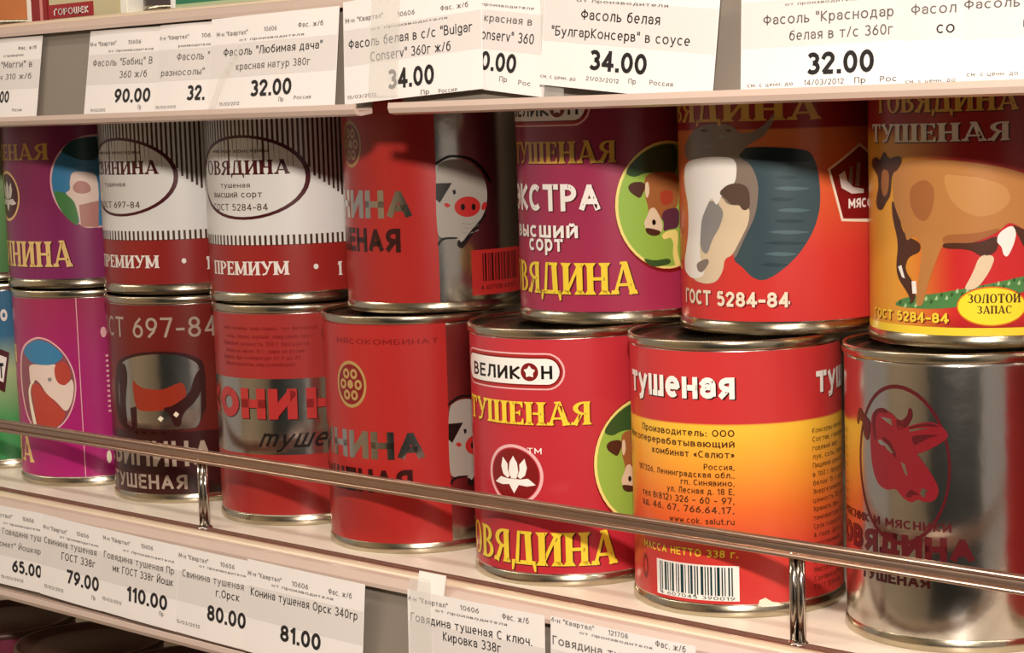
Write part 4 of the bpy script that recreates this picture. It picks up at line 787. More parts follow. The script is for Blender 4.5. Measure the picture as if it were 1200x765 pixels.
  ["barcode","p",2,"dark_teal_ink",[18.0,7.6,18.5,7.6,18.5,17.7,18.0,17.7]],
  ["barcode","p",2,"dark_teal_ink",[19.0,7.6,19.4,7.6,19.4,17.7,19.0,17.7]],
  ["barcode","p",2,"dark_teal_ink",[20.3,7.6,20.9,7.6,20.9,17.7,20.3,17.7]],
  ["barcode","p",2,"dark_teal_ink",[21.4,7.6,21.9,7.6,21.9,17.7,21.4,17.7]],
  ["barcode","t",2,"dark_teal_ink",["4 607045 390019",0,-7.0,22.6,6.1,1.2,"b",0,0,0]],
  ["lettering","p",2,"cream_ink",[30.3,3.8,30.9,6.1,33.0,6.9,35.4,5.3,38.2,4.7,38.5,2.6]],
  ["lettering","e",2,"dark_red_ink",[-15.9,14.2,1.9,4.6,0.6,0]],
 ],
 'L7': [
  ["bull_emblem","e",1,"maroon_ink",[-0.6,59.9,17.7,26.1,0.95,0]],
  ["bull_emblem","p",2,"bull_red_ink",[-11.5,75.1,-8.8,77.4,-6.2,78.1,-3.6,76.9,-1.4,75.8,-0.3,73.0,2.2,72.1,4.6,68.6,5.3,65.4,7.3,62.9,10.2,59.2,13.0,54.5,13.3,51.6,11.7,49.1,8.8,48.7,6.1,49.5,4.4,48.0,1.2,49.4,-1.3,52.3,-4.5,51.2,-7.9,52.2,-10.1,55.1,-11.5,59.6,-12.1,66.1]],
  ["bull_emblem","p",2,"maroon_ink",[-1.1,74.9,1.1,74.4,3.1,76.2,3.5,78.8,4.7,78.6,5.0,76.0,3.6,73.3,1.5,71.5,-0.6,71.9]],
  ["bull_emblem","p",2,"bull_red_ink",[1.5,71.5,4.3,73.2,7.7,74.3,11.3,74.7,14.1,73.6,16.5,70.9,15.6,69.2,12.8,67.2,9.6,65.4,6.3,64.0,3.5,65.2,2.2,67.7]],
  ["bull_emblem","p",2,"maroon_ink",[-19.0,70.5,-20.0,73.0,-17.9,77.3,-15.5,74.9,-12.8,73.6,-11.8,72.1,-12.9,66.0,-15.6,67.6,-15.6,71.9,-18.0,72.9]],
  ["bull_emblem","p",3,"bare_metal",[-5.9,66.9,-4.3,66.1,-1.9,64.1,-2.7,63.3,-5.1,65.0]],
  ["bull_emblem","p",3,"bare_metal",[-7.1,75.0,-3.0,74.7,-2.2,72.5,-4.2,73.3]],
  ["bull_emblem","p",3,"bare_metal",[0.6,61.1,2.1,60.5,3.1,56.7,2.1,57.3]],
  ["bull_emblem","p",3,"bare_metal",[7.8,53.2,9.5,52.7,8.5,50.0,7.2,51.2]],
  ["bull_emblem","p",1.6,"bull_red_ink",[-3.1,76.3,-0.5,74.9,2.2,73.6,4.6,72.3,5.3,68.6,5.6,64.7,2.8,64.5,-0.0,67.5,-1.9,71.9]],
  ["bull_emblem","p",3,"maroon_ink",[-9.8,77.0,-6.6,78.1,-3.6,76.9,-5.0,76.2,-7.1,76.7,-8.9,75.7,-9.8,72.3,-9.0,66.5,-10.4,68.3,-11.0,73.5]],
  ["bull_emblem","p",3,"bare_metal",[3.5,71.7,7.0,72.5,10.9,72.5,7.7,72.1,3.9,71.1]],
  ["bull_emblem","p",3,"maroon_ink",[3.6,72.7,7.7,73.9,10.9,74.3,14.1,73.2,11.6,73.2,7.7,73.2,3.7,71.9]],
  ["bull_emblem","p",3,"maroon_ink",[4.3,69.8,9.0,70.6,14.1,70.6,10.9,69.8,7.6,68.1,5.3,66.7]],
  ["bull_emblem","p",3,"maroon_ink",[-6.3,68.8,-3.1,67.2,-0.7,62.9,-1.6,62.1,-3.7,65.8,-6.5,67.8]],
  ["bull_emblem","p",3,"bare_metal",[-8.5,67.2,-6.8,67.6,-5.1,66.0,-6.4,65.5,-8.1,66.3]],
  ["bull_emblem","p",3,"maroon_ink",[2.0,50.1,4.1,52.9,7.5,50.6,5.1,51.0,3.7,49.6]],
  ["lettering","t",2,"maroon_ink",["МЯСНИК И МЯСНИКИ",6,-10.9,17.1,39.3,2.8,"b",0.02,0.0,0]],
  ["lettering","t",2,"maroon_ink",["ГОВЯДИНА",4,-8.3,24.4,29.7,7.7,"b",0.05,0.0,0]],
  ["lettering","t",2,"maroon_ink",["ТУШЕНАЯ",0,-17.9,10.2,20.6,3.6,"b",0.03,0.0,0]],
  ["lettering","t",2,"grey_ink",["GH 181",0,-1.3,11.7,2.0,2.0,"b",0.0,0.0,0]],
 ],
 'L0': [
  ["lettering","p",2,"maroon_ink",[30.4,65.0,40.0,60.4,36.6,39.7,29.1,44.5]],
  ["lettering","p",3,"white_ink",[31.0,61.4,38.5,57.9,36.1,45.1,30.2,48.5]],
  ["lettering","t",4,"black_ink",["ГОСТ",2,31.2,36.6,47.3,8.0,"b",0.04,0.0,0]],
  ["lettering","t",3,"white_ink",["мясо",3,36.5,40.1,76.9,8.0,"b",0.04,0.0,0]],
 ],
}

CAN_SPOTS = {"L1":[-0.2664,-0.0033,0.0],"T1":[-0.2791,0.004,0.0965],"L2":[-0.1904,-0.0009,0.0],"T2":[-0.2006,0.0069,0.0965],"L3":[-0.1067,-0.0028,0.0],"T3":[-0.1146,0.0028,0.0965],"L4":[-0.0246,-0.0103,0.0],"T4":[-0.0238,0.0039,0.0965],"L5":[0.0638,-0.0138,0.0],"T5":[0.0716,0.0077,0.0965],"L6":[0.1422,-0.0119,0.0],"T6":[0.1492,0.0103,0.0965],"L7":[0.2282,-0.0036,0.0],"T7":[0.2293,0.0111,0.0965],"L0":[-0.348,-0.002,0.0],"T0":[-0.362,0.004,0.0965]}

# ------------------------------------------------------------------ the tin itself
HC = .0965
def rim_mesh(name, z0):
    p = [(.0375, z0), (.0381, z0), (.03845, z0 + .0006), (.03845, z0 + .0020), (.03835, z0 + .0027), (.0381, z0 + .0033), (.0379, z0 + (.0033 if z0 else .0041)), (.0375, z0 + (.0033 if z0 else .0046)), (.0368, z0 + .0030), (.0366, z0 + .0016), (.0368, z0 + .0003)]
    bm = lathe(p, 112, True); me = bpy.data.meshes.new(name); bm.to_mesh(me); bm.free()
    for f in me.polygons: f.use_smooth = True
    me.materials.append(RIMM); return me
RIM_LOW = rim_mesh('bottom_rim', 0.0); RIM_TOP = rim_mesh('top_rim', HC - .0033)
def simple_mesh(name, prof, m):
    bm = lathe(prof, 112); me = bpy.data.meshes.new(name); bm.to_mesh(me); bm.free()
    for f in me.polygons: f.use_smooth = True
    me.materials.append(m); return me
BODY = simple_mesh('body', [(0, .0016), (.034, .0016), (.0368, .0022), (.0377, .0034), (RL / 1000, .0044), (RL / 1000, .092), (.0377, .0931), (.0372, .0936)], TIN)
LID = simple_mesh('lid', [(.0369, HC - .0008), (.0364, HC - .0030), (.0352, HC - .0034), (.0338, HC - .0024), (.0322, HC - .0024), (.0312, HC - .0032), (.0240, HC - .0032), (.0232, HC - .0024), (.0222, HC - .0024), (.0214, HC - .0032), (0, HC - .0032)], LIDM)
def label_mesh(m, z0=4.7, z1=92.7):
    bm = lathe([((RL + .03) / 1000, z0 / 1000), ((RL + .03) / 1000, z1 / 1000)], 144)
    me = bpy.data.meshes.new('label'); bm.to_mesh(me); bm.free()
    for f in me.polygons: f.use_smooth = True
    me.materials.append(m); return me
GROUND = {
 'T1': ramp_label('purple_print', [(0, '8E3068'), (96, '84284E')]),
 'L1': ramp_label('magenta_print', [(0, 'B02272'), (60, 'A8286C'), (96, 'A03052')]),
 'T2': ramp_label('premium_print_pork', [(0, '962824'), (25.4, 'E9E8E4')], 'CONSTANT'),
 'T3': ramp_label('premium_print_beef', [(0, '9E2A25'), (25.4, 'E9E8E4')], 'CONSTANT'),
 'T5': ramp_label('crimson_print', [(0, 'A83050'), (60, '983050'), (96, '8E2838')]),
 'T6': ramp_label('sunset_print', [(0, 'CC3230'), (28, 'D23C34'), (50, 'D85C34'), (71, 'D4763A'), (71.4, '98201E')]),
 'T7': ramp_label('red_gold_print', [(0, 'E8C838'), (3.6, '8C1A18'), (11, 'C8282A'), (45, 'C02A28'), (58, 'A82824'), (96, '8C1E18')], 'LINEAR', (-20, 18, 'DE9A34', 66, 72)),
 'L0': ramp_label('green_blue_print', [(0, '2E8A4C'), (26, '4C9A58'), (52, 'AFC08A'), (69.4, '2F6E92')], 'LINEAR'),
 'T0': ramp_label('green_print', [(0, '4E8A4A'), (40, '6C9C5A'), (66, 'A8B088'), (80, '3E6A58')]),
 'L2': ramp_label('brown_red_print', [(0, '4A120E'), (30, '5A1710'), (96, '74201A')]),
 'L3': ramp_label('red_print_horse', [(0, 'A02A26'), (96, 'A0322E')]),
 'L5': ramp_label('scarlet_print', [(0, 'B82A36'), (96, 'C0343C')]),
 'L6': ramp_label('fire_print', [(0, 'C63432'), (22, 'CE3C34'), (38, 'E06A2C'), (52, 'EC9A34'), (66, 'F2BC3C'), (67.4, 'F2BC3C'), (67.6, 'C43434')]),
 'L8': ramp_label('red_print_outer', [(0, 'B02020'), (96, 'A82020')]),
 'T8': ramp_label('red_print_outer_top', [(0, 'B02020'), (96, 'A82020')]),
}
CAN_SPOTS['L8'] = [0.3125, -.002, 0.0]; CAN_SPOTS['T8'] = [0.3115, .009, HC]
CAN_TEXT = {
 'T0': 'green tin at the far left end of the upper row, mostly cut off',
 'T1': 'purple pork tin with a pig oval, leftmost whole tin of the upper row',
 'T2': 'white and red premium tin standing beside the purple tin',
 'T3': 'white and red premium tin beside the pig face tin',
 'T4': 'red and bare metal tin with a drawn pig face, upper row',
 'T5': 'crimson beef tin with white capitals and a calf oval, upper row',
 'T6': 'orange-red tin with a large white-faced horned cow head, upper row',
 'T7': 'red tin with a whole brown walking cow and a yellow badge, upper row',
 'T8': 'plain red tin at the right end of the upper row',
 'L0': 'green and blue tin at the far left of the lower row',
 'L1': 'magenta tin with a red and white pig in an oval, lower row',
 'L2': 'dark brown-red tin with a metallic pig arch, behind the left guard post',
 'L3': 'red tin with a silver band and red block capitals, lower row',
 'L4': 'red tin with a gold ring emblem and a bare metal strip, lower row',
 'L5': 'scarlet beef tin with a white brand badge and white flower emblem, lower row',
 'L6': 'red and orange tin turned to its address text and barcode, lower row',
 'L7': 'bare metal tin with a dark red bull head in a ring',
 'L8': 'plain red tin at the right end of the lower row',
}
def build_can(key):
    x, y, z = CAN_SPOTS[key]
    root = empty('food_tin', (x, y, z))
    tag(root, CAN_TEXT[key], 'tin can', 'canned meat tins in the %s row' % ('upper' if key[0] == 'T' else 'lower'))
    link('body', BODY, root); link('bottom_rim', RIM_LOW, root); link('top_rim', RIM_TOP, root); link('lid', LID, root)
    holder = root
    if key in GROUND:
        holder = link('label', label_mesh(GROUND[key]), root)
    parts = {}
    for i, it in enumerate(ART.get(key, [])):
        k_ = (it[0], i) if it[0] in ('lettering', 'address_text') else (it[0], 0)
        parts.setdefault(k_, []).append(it[1:])
    for (pn, _), items in parts.items():
        bm = bmesh.new(); names = []
        for it in items:
            if it[2] not in names: names.append(it[2])
            if it[0] == 't' and it[3][9] and it[3][9] not in names: names.append(it[3][9])
        mis = {n: i for i, n in enumerate(names)}
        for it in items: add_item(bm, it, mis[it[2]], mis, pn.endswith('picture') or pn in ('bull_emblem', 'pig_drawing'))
        wrap(bm)
        bmesh.ops.recalc_face_normals(bm, faces=bm.faces)
        for f in bm.faces:
            c = f.calc_center_median()
            if f.normal.dot(Vector((c.x, c.y, 0))) < 0: f.normal_flip()
        o = finish(bm, pn, holder, None, True)
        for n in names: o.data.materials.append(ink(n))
        radial_normals(o.data)
    return root

# ------------------------------------------------------------------ structure of the shop
m_back = mat('shelf_back_paint', '8A8078', .6, 0, .05, 20)
m_floor = mat('shop_floor', 'A89C8C', .35, 0, .12, 3)
m_ceil = mat('ceiling_paint', 'CFC8BC', .8, 0, .04, 4)
m_far = mat('opposite_wall_paint', 'B8A892', .6, 0, .2, 3)
box_obj('wall_back', -2.6, 2.6, .36, .40, -1.25, 1.9, m_back)['kind'] = 'structure'
box_obj('floor', -4, 4, -4.2, .36, -1.30, -1.25, m_floor)['kind'] = 'structure'
box_obj('ceiling', -4, 4, -4.2, .40, 1.9, 1.95, m_ceil)['kind'] = 'structure'
box_obj('wall_front', -4, 4, -4.25, -4.2, -1.25, 1.9, m_far)['kind'] = 'structure'

gd = empty('dark_reflection_box', (1.55, -2.35, -1.25)); tag(gd, 'unseen dark box added behind the camera for the dark reflections in the metal tins', 'dark box')  # added box, never in view, shaped to give the metal tins a dark reflection
m_gd = mat('reflection_box_slate', '28363C', .5, 0, .25, 6)
box_obj('back_panel', -1.35, 1.6, -.2, 0, .12, 1.95, m_gd, gd)
box_obj('plinth', -1.35, 1.6, -.2, .05, 0, .12, mat('plinth_black', '181614', .6), gd)
box_obj('top_cap', -1.37, 1.62, -.22, .02, 1.95, 2.0, m_gd, gd)

# ------------------------------------------------------------------ shelves
X0, X1 = -.95, .62
LEVEL = .2235
m_shelf = mat('cream_enamel', 'F8EDDA', .38, 0, .05, 30)
m_lip = mat('lip_enamel', 'DCC6AA', .25, 0, .06, 60)
m_groove = mat('groove_brown', '6A4030', .5, 0, .35, 220)  # mottled brown, darker than the shelf board
m_rail = mat('price_rail_plastic', '8A8074', .35, 0, .06, 40)
m_edge = mat('rail_edge_plastic', 'CDB6A8', .3, 0, .05, 50)
def shelf(z, label, name='metal_shelf'):
    s = empty(name, (0, 0, z)); tag(s, label, 'shelf', 'gondola shelves')
    extrude_x('shelf_board', [(.36, 0), (-.0545, 0), (-.0545, -.0025), (-.061, -.0025), (-.061, -.006), (.36, -.02)], X0, X1, m_shelf, s)
    extrude_x('front_groove', [(-.0546, -.0002), (-.0546, -.0024), (-.0609, -.0024), (-.0609, -.0002), (-.0598, .0002), (-.0585, -.0012), (-.0572, .0002), (-.0560, -.0012)], X0, X1, m_groove, s)
    extrude_x('front_lip', [(-.0611, -.0055), (-.0611, -.0004), (-.0618, .0003), (-.0638, .0004), (-.0652, -.0002), (-.0660, -.0016), (-.0660, -.0055)], X0, X1, m_lip, s, False)
    return s
shelf(0, 'cream shelf carrying the two rows of tins')
shelf(LEVEL, 'upper shelf above the tins with goods standing along its edge')
shelf(-LEVEL, 'lowest shelf in shade below the price rail')
def price_rail(z, x0, x1, label):
    s = empty('price_rail', (0, 0, z)); tag(s, label, 'price rail', 'price rails on the shelf edges')
    extrude_x('rail_back', [(-.0662, -.0040), (-.0722, -.0440), (-.0706, -.0440), (-.0646, -.0040)], x0, x1, m_rail, s)
    extrude_x('rail_lower_lip', [(-.0706, -.0441), (-.0706, -.0462), (-.0765, -.0470), (-.0790, -.0463), (-.0798, -.0445), (-.0794, -.0425), (-.0786, -.0425), (-.0788, -.0446), (-.0770, -.0455), (-.0722, -.0448), (-.0722, -.0441)], x0, x1, m_edge, s)
    extrude_x('rail_upper_lip', [(-.0655, -.0036), (-.0655, -.0010), (-.0680, -.0016), (-.0706, -.0044), (-.0706, -.0060), (-.0698, -.0060), (-.0696, -.0050), (-.0674, -.0030)], x0, x1, m_edge, s)
    return s
price_rail(LEVEL, X0, .0195, 'left length of the upper price rail, ending beside the gap under a price tag')
price_rail(LEVEL, .0375, X1, 'right length of the upper price rail, right of the gap')
price_rail(0, X0, .0335, 'left length of the lower price rail, with grey backing bare at its end')
price_rail(0, .0340, X1, 'right length of the lower price rail, starting at the white plastic tab')

# wire guard in front of the lower row
m_wire = mat('guard_steel', 'B29480', .3, .85, .12, 150, .1)
m_chrome = mat('post_chrome', 'B8AFA6', .12, 1.)
def tube(bm, pts, r, seg=14, sy=1., sz=1.):
    rings = []
    for i, p in enumerate(pts):
        p = Vector(p); d = (Vector(pts[min(i + 1, len(pts) - 1)]) - Vector(pts[max(i - 1, 0)])).normalized()
        a = d.cross(Vector((0, 0, 1))); a = a.normalized() if a.length > .1 else Vector((1, 0, 0)); b = a.cross(d).normalized()
        rings.append([bm.verts.new(p + a * r * sy * math.cos(2 * PI * k / seg) + b * r * sz * math.sin(2 * PI * k / seg)) for k in range(seg)])
    for a, b in zip(rings, rings[1:]):
        for k in range(seg): bm.faces.new((a[k], a[(k + 1) % seg], b[(k + 1) % seg], b[k]))
    bm.faces.new(rings[0]); bm.faces.new(rings[-1][::-1])
    bmesh.ops.recalc_face_normals(bm, faces=bm.faces)
g = empty('shelf_guard', (0, -.0565, 0)); tag(g, 'low steel guard rail on posts in front of the lower row of tins', 'guard rail')
bm = bmesh.new(); tube(bm, [(X0 + .02, 0, .0316), (X1 - .02, 0, .0316)], .0029, 16, .55, 1.0); finish(bm, 'rail', g, m_wire, True)
bm = bmesh.new(); tube(bm, [(X0 + .02, -.0019, .0338), (X1 - .02, -.0019, .0338)], .0008, 10); finish(bm, 'rail_bead', g, m_wire, True)
bm = bmesh.new(); tube(bm, [(X0 + .02, -.0019, .0294), (X1 - .02, -.0019, .0294)], .0008, 10); finish(bm, 'rail_bead', g, m_wire, True)
for px in (-.7345, -.4235, -.1125, .1985, .5095):
    bm = bmesh.new(); tube(bm, [(px - .0013, .0, -.0005), (px - .0013, .0, .0305)], .0015, 12); 
    tube(bm, [(px + .0016, .0, -.0005), (px + .0016, .0, .0305)], .0014, 12)
    p = finish(bm, 'post', g, m_chrome, True)
    bm = lathe([(0, .0), (.0036, .0), (.0036, .0008), (.0026, .0018), (0, .0018)], 16)
    for v in bm.verts: v.co.x += px; v.co.z += -.0008
    finish(bm, 'post_foot', p, m_chrome, True)

# ------------------------------------------------------------------ tins
for k in ('T0', 'T1', 'T2', 'T3', 'T4', 'T5', 'T6', 'T7', 'T8', 'L0', 'L1', 'L2', 'L3', 'L4', 'L5', 'L6', 'L7', 'L8'): build_can(k)

# ------------------------------------------------------------------ price tags
CARDS = {
 'u0': {"o":[-0.2419,-0.0745,0.1799],"ex":[1.0,0.0,-0.0026],"up":[0.0025,0.158,0.9874],"w":44.8,"h":37.5,"t":[["Фас. ж/б",0,26.7,41.0,31.7,1.7,0],["от производителя",0,15.2,31.2,28.8,1.2,0],["\"Магги\" в",0,13.8,38.8,23.6,3.1,0],["ч 310 ж/б",0,13.1,38.8,18.3,2.7,0],["45.00",3,14.6,22.4,7.7,5.5,0.03],["Россия",0,25.8,33.3,3.6,1.4,0]]},
 'u1': {"o":[-0.1604,-0.0745,0.1798],"ex":[1.0,0.0,-0.0071],"up":[0.007,0.158,0.9874],"w":52.0,"h":37.5,"t":[["М-н \"Квартал\"",0,0.8,20.2,30.7,1.9,0],["10606",0,28.7,37.8,30.7,1.8,0],["от производителя",0,15.1,46.5,27.7,1.1,0],["Фасоль \"Бабиц\" В",0,4.0,46.7,21.8,3.1,0],["360 ж/б",0,24.6,43.6,16.3,3.1,0],["90.00",0,22.1,47.1,5.7,6.1,0.03],["15/03/2012",0,4.8,16.1,2.1,1.3,0],["Пр",0,39.2,41.5,2.8,1.8,0]]},
 'u2': {"o":[-0.1095,-0.075,0.1797],"ex":[1.0,0.0,-0.0032],"up":[0.0032,0.158,0.9874],"w":37.5,"h":37.5,"t":[["М-н \"Квартал\"",0,-0.5,20.2,31.1,1.8,0],["106",0,28.6,34.2,31.1,1.8,0],["роизводителя",0,13.8,34.6,27.7,1.1,0],["Фасоль \"",0,13.4,34.8,22.1,3.2,0],["разносолы\"",0,3.2,32.2,15.9,2.8,0],["32.",0,22.1,33.5,5.4,6.3,0.03],["15/03/2012",0,0.9,15.3,2.4,1.2,0]]},
 'u3': {"o":[-0.0727,-0.0757,0.1791],"ex":[0.9999,0.0,0.0118],"up":[-0.0117,0.1289,0.9916],"w":76.9,"h":38.5,"t":[["М-н \"Квартал\"",0,3.8,23.7,31.0,1.9,0],["10606",0,33.6,41.4,31.5,1.8,0],["Фас. ж/б",0,54.0,68.4,31.7,2.0,0],["от производителя",0,18.6,57.7,28.5,1.0,0],["Фасоль \"Любимая дача\"",0,8.8,68.5,22.8,3.3,0],["красная натур 380г",0,17.3,62.0,16.9,3.0,0],["32.00",0,27.1,51.8,6.0,6.6,0.03],["15/03/2012",0,7.5,20.4,3.0,1.4,0],["Пр",0,44.4,47.4,3.5,1.7,0],["Россия",0,53.5,63.2,3.9,1.5,0]]},
 'u4': {"o":[0.0108,-0.0765,0.1808],"ex":[0.9986,0.0,0.0535],"up":[-0.0533,0.0799,0.9954],"w":72.2,"h":38.5,"t":[["М-н \"Квартал\"",0,1.3,22.3,30.3,1.9,0],["10606",0,30.0,39.0,29.7,1.8,0],["Фас. ж/б",0,52.1,65.8,29.4,1.9,0],["от производителя",0,15.8,55.5,26.3,0.9,0],["Фасоль белая в с/с \"Bulgar",0,2.9,67.6,20.5,3.6,0],["Conserv\" 360г ж/б",0,15.0,56.9,14.8,3.6,0],["34.00",0,24.4,48.4,3.7,7.3,0.03],["15/03/2012",0,1.5,17.9,1.9,1.3,0],["Пр",0,41.4,45.8,0.4,1.7,0],["Россия",0,50.5,59.6,0.2,1.5,0]]},
 'u5': {"o":[0.0729,-0.0752,0.1855],"ex":[0.9923,0.0,-0.1236],"up":[0.1235,0.0503,0.9911],"w":37.5,"h":38.5,"t":[["производителя",0,4.7,29.5,29.1,1.0,0],["красная в",0,6.6,29.4,23.7,2.7,0],["onserv\" 360",0,5.8,30.9,17.4,3.6,0],["0.00",0,6.7,23.9,6.8,6.7,0.03],["Пр",0,16.6,20.3,3.6,1.8,0],["Рос",0,25.6,31.2,3.2,1.7,0]]},
 'u6': {"o":[0.1102,-0.0772,0.1853],"ex":[0.9941,0.0,-0.1084],"up":[0.1084,0.0201,0.9939],"w":73.5,"h":40.5,"t":[["от производителя",0,14.5,53.5,28.6,1.1,0],["Фасоль белая",0,16.9,50.6,22.8,3.5,0],["\"БулгарКонсерв\" в соусе",0,4.1,63.2,16.9,3.3,0],["34.00",0,22.1,46.5,6.5,6.8,0.03],["см. с ценн. до",0,0.2,16.4,2.4,1.3,0],["21/03/2012",0,20.9,35.3,3.0,1.4,0],["Пр",0,39.3,42.5,3.3,1.7,0],["Россия",0,48.2,57.7,3.6,1.6,0]]},
 'u7': {"o":[0.1925,-0.0745,0.1786],"ex":[0.9999,-0.0163,0.0049],"up":[-0.0041,0.05,0.9987],"w":61.4,"h":40.5,"t":[["от производителя",0,17.0,43.8,27.3,0.9,0],["Фасоль \"Краснодар",0,8.7,55.8,21.8,3.2,0],["белая в т/с 360г",0,18.7,55.6,16.6,3.2,0],["32.00",0,25.5,49.3,5.9,6.8,0.03],["см. с ценн. до",0,2.6,20.2,3.0,1.2,0],["14/03/2012",0,24.3,38.8,2.8,1.7,0],["Пр",0,42.5,46.4,2.8,1.8,0],["Рос",0,51.4,57.0,2.9,1.7,0]]},
 'u8': {"o":[0.2516,-0.0763,0.1784],"ex":[1.0,0.0,0.0012],"up":[-0.0012,0.0499,0.9988],"w":19.9,"h":40.5,"t":[["Фасол",0,3.0,17.8,22.2,3.1,0],["со",0,11.6,17.4,16.5,3.4,0],["см. с ценн. до",0,1.4,17.9,2.6,1.1,0]]},
 'u9': {"o":[0.2711,-0.0771,0.1779],"ex":[1.0,0.0,-0.0079],"up":[0.0079,0.0499,0.9987],"w":52.8,"h":40.5,"t":[["Фасоль белая",0,0.9,34.6,23.3,2.8,0],["в соусе 360г",0,19.7,47.4,17.6,2.7,0],["36.00",0,24.0,42.8,6.7,6.0,0.03],["см. с ценн. до",0,2.3,18.6,4.4,1.2,0]]},
 'l0': {"o":[-0.2962,-0.0745,-0.0413],"ex":[1.0,0.0,0.0042],"up":[-0.0042,0.0896,0.996],"w":81.2,"h":37.5,"t":[["ртал\"",0,45.0,56.0,32.0,2.0,0],["10606",0,64.6,73.9,32.2,2.0,0],["от производителя",0,48.7,78.9,28.9,1.2,0],["Говядина туш",0,48.1,79.8,24.1,3.0,0],["Томат\" Йошкар",0,42.4,79.9,18.0,2.8,0],["65.00",0,56.7,81.0,6.9,6.0,0.03],["15/03/2012",0,47.2,66.2,2.9,1.4,0]]},
 'l1': {"o":[-0.2158,-0.0749,-0.041],"ex":[0.9998,0.0,-0.0217],"up":[0.0216,0.0897,0.9957],"w":48.7,"h":37.5,"t":[["М-н \"Квартал\"",0,1.1,20.4,30.8,2.0,0],["10606",0,28.1,37.4,31.5,1.9,0],["от производителя",0,15.1,44.5,28.5,1.2,0],["Свинина тушеная",0,2.2,43.7,24.3,3.1,0],["ГОСТ 338г",0,17.0,43.0,18.7,3.5,0],["79.00",0,21.6,46.2,8.3,6.6,0.03],["15/03/2012",0,3.3,19.2,3.5,1.6,0],["Пр",0,41.2,43.9,4.2,1.9,0]]},
 'l2': {"o":[-0.1678,-0.0753,-0.0417],"ex":[0.9999,0.0,-0.0152],"up":[0.0151,0.0896,0.9959],"w":55.6,"h":37.5,"t":[["М-н \"Квартал\"",0,1.0,21.5,32.5,1.9,0],["10606",0,29.6,38.2,32.9,1.9,0],["от производителя",0,16.6,52.9,29.5,1.1,0],["Говядина тушеная Пр",0,2.0,53.2,24.5,3.1,0],["мк ГОСТ 338г Йошк",0,9.1,52.9,19.3,3.3,0],["110.00",0,20.2,49.2,7.9,6.7,0.03],["15/03/2012",0,1.7,16.5,5.2,1.5,0],["Пр",0,43.9,46.9,5.2,1.9,0]]},
 'l3': {"o":[-0.1146,-0.0749,-0.0426],"ex":[1.0,0.0,-0.008],"up":[0.008,0.0896,0.9959],"w":51.2,"h":37.5,"t":[["М-н \"Квартал\"",0,2.8,23.3,32.6,2.0,0],["10606",0,31.3,40.6,32.7,2.0,0],["от производителя",0,17.3,47.7,30.4,1.1,0],["Свинина тушеная",0,5.5,46.8,24.7,3.2,0],["г.Орск",0,29.0,44.3,19.6,3.4,0],["80.00",0,23.5,48.7,8.6,6.8,0.03],["15/03/2012",0,1.6,18.8,4.1,1.5,0]]},
 'l4': {"o":[-0.0651,-0.0757,-0.0428],"ex":[1.0,-0.0,-0.0082],"up":[0.0082,0.0896,0.9959],"w":71.3,"h":38.5,"t":[["М-н \"Квартал\"",0,0.6,22.2,31.8,1.9,0],["10606",0,28.8,38.7,31.5,2.1,0],["Фас. ж/б",0,50.7,64.2,31.7,2.3,0],["от производителя",0,16.1,53.6,29.4,1.2,0],["Конина тушеная Орск 340гр",0,2.8,67.8,23.7,3.5,0],["81.00",0,22.4,47.2,8.0,6.8,0.03]]},
 'l5': {"o":[0.0317,-0.0745,-0.0454],"ex":[1.0,0.0,0.0075],"up":[-0.0075,0.03,0.9995],"w":70.1,"h":42.5,"t":[["М-н \"Квартал\"",0,-0.5,21.9,38.1,2.0,0],["10606",0,28.4,38.1,38.6,1.9,0],["Фас. ж/б",0,49.7,62.7,38.3,2.3,0],["от производителя",0,15.3,52.1,36.0,1.1,0],["Говядина тушеная С ключ.",0,1.7,64.1,30.5,3.3,0],["Кировка 338г",0,19.1,48.8,25.5,3.5,0],["85.00",0,27.7,49.5,12.5,6.4,0.03]]},
 'l6': {"o":[0.1042,-0.0745,-0.0444],"ex":[1.0,0.0,-0.0055],"up":[0.0055,0.03,0.9995],"w":64.6,"h":42.5,"t":[["М-н \"Квартал\"",0,-0.5,20.6,40.4,1.8,0],["121708",0,27.1,35.9,40.2,1.8,0],["Фас. ж/б",0,47.8,60.6,39.6,2.3,0],["от производителя",0,13.9,46.4,38.3,1.0,0],["Говядина тушеная ж/б",0,1.0,59.2,32.4,3.2,0],["92.00",0,29.4,50.1,17.7,5.9,0.03]]},
}

m_card = mat('tag_paper', 'F3EDE8', .45, 0, .02, 60)
m_card2 = mat('tag_paper_shade', 'E2DBD6', .5)
m_print = mat('tag_print', '1E1A1C', .6)
m_soft = mat('tag_print_grey', '6A6260', .6)
CARD_TEXT = {
 'u0': 'cut-off white price tag at the far left of the upper rail',
 'u1': 'white price tag priced 90.00 on the upper rail, above the purple tin',
 'u2': 'half covered price tag showing 32. between the 90.00 and 32.00 tags, upper rail',
 'u3': 'white price tag priced 32.00 with an added glare strip, left half of the upper rail',
 'u4': 'white price tag priced 34.00 covering the gap in the upper rail',
 'u5': 'slanting price tag showing 0.00, wedged between the two 34.00 tags',
 'u6': 'bright slightly tilted price tag priced 34.00, above the crimson calf tin',
 'u7': 'bright white price tag priced 32.00 at the right of the upper rail',
 'u8': 'narrow visible strip of a price tag with cropped words, right of the 32.00 tag',
 'u9': 'price tag at the right end of the upper rail, cut by the photo edge',
 'l0': 'price tag priced 65.00, leftmost on the lower rail',
 'l1': 'price tag priced 79.00, below the magenta pig tin',
 'l2': 'price tag priced 110.00, left of the 80.00 tag on the lower rail',
 'l3': 'price tag priced 80.00, below the silver-banded red tin',
 'l4': 'price tag priced 81.00 beside the bare grey backing of the lower rail',
 'l5': 'price tag under the white plastic tab, its price out of view',
 'l6': 'price tag right of the one under the white plastic tab',
}
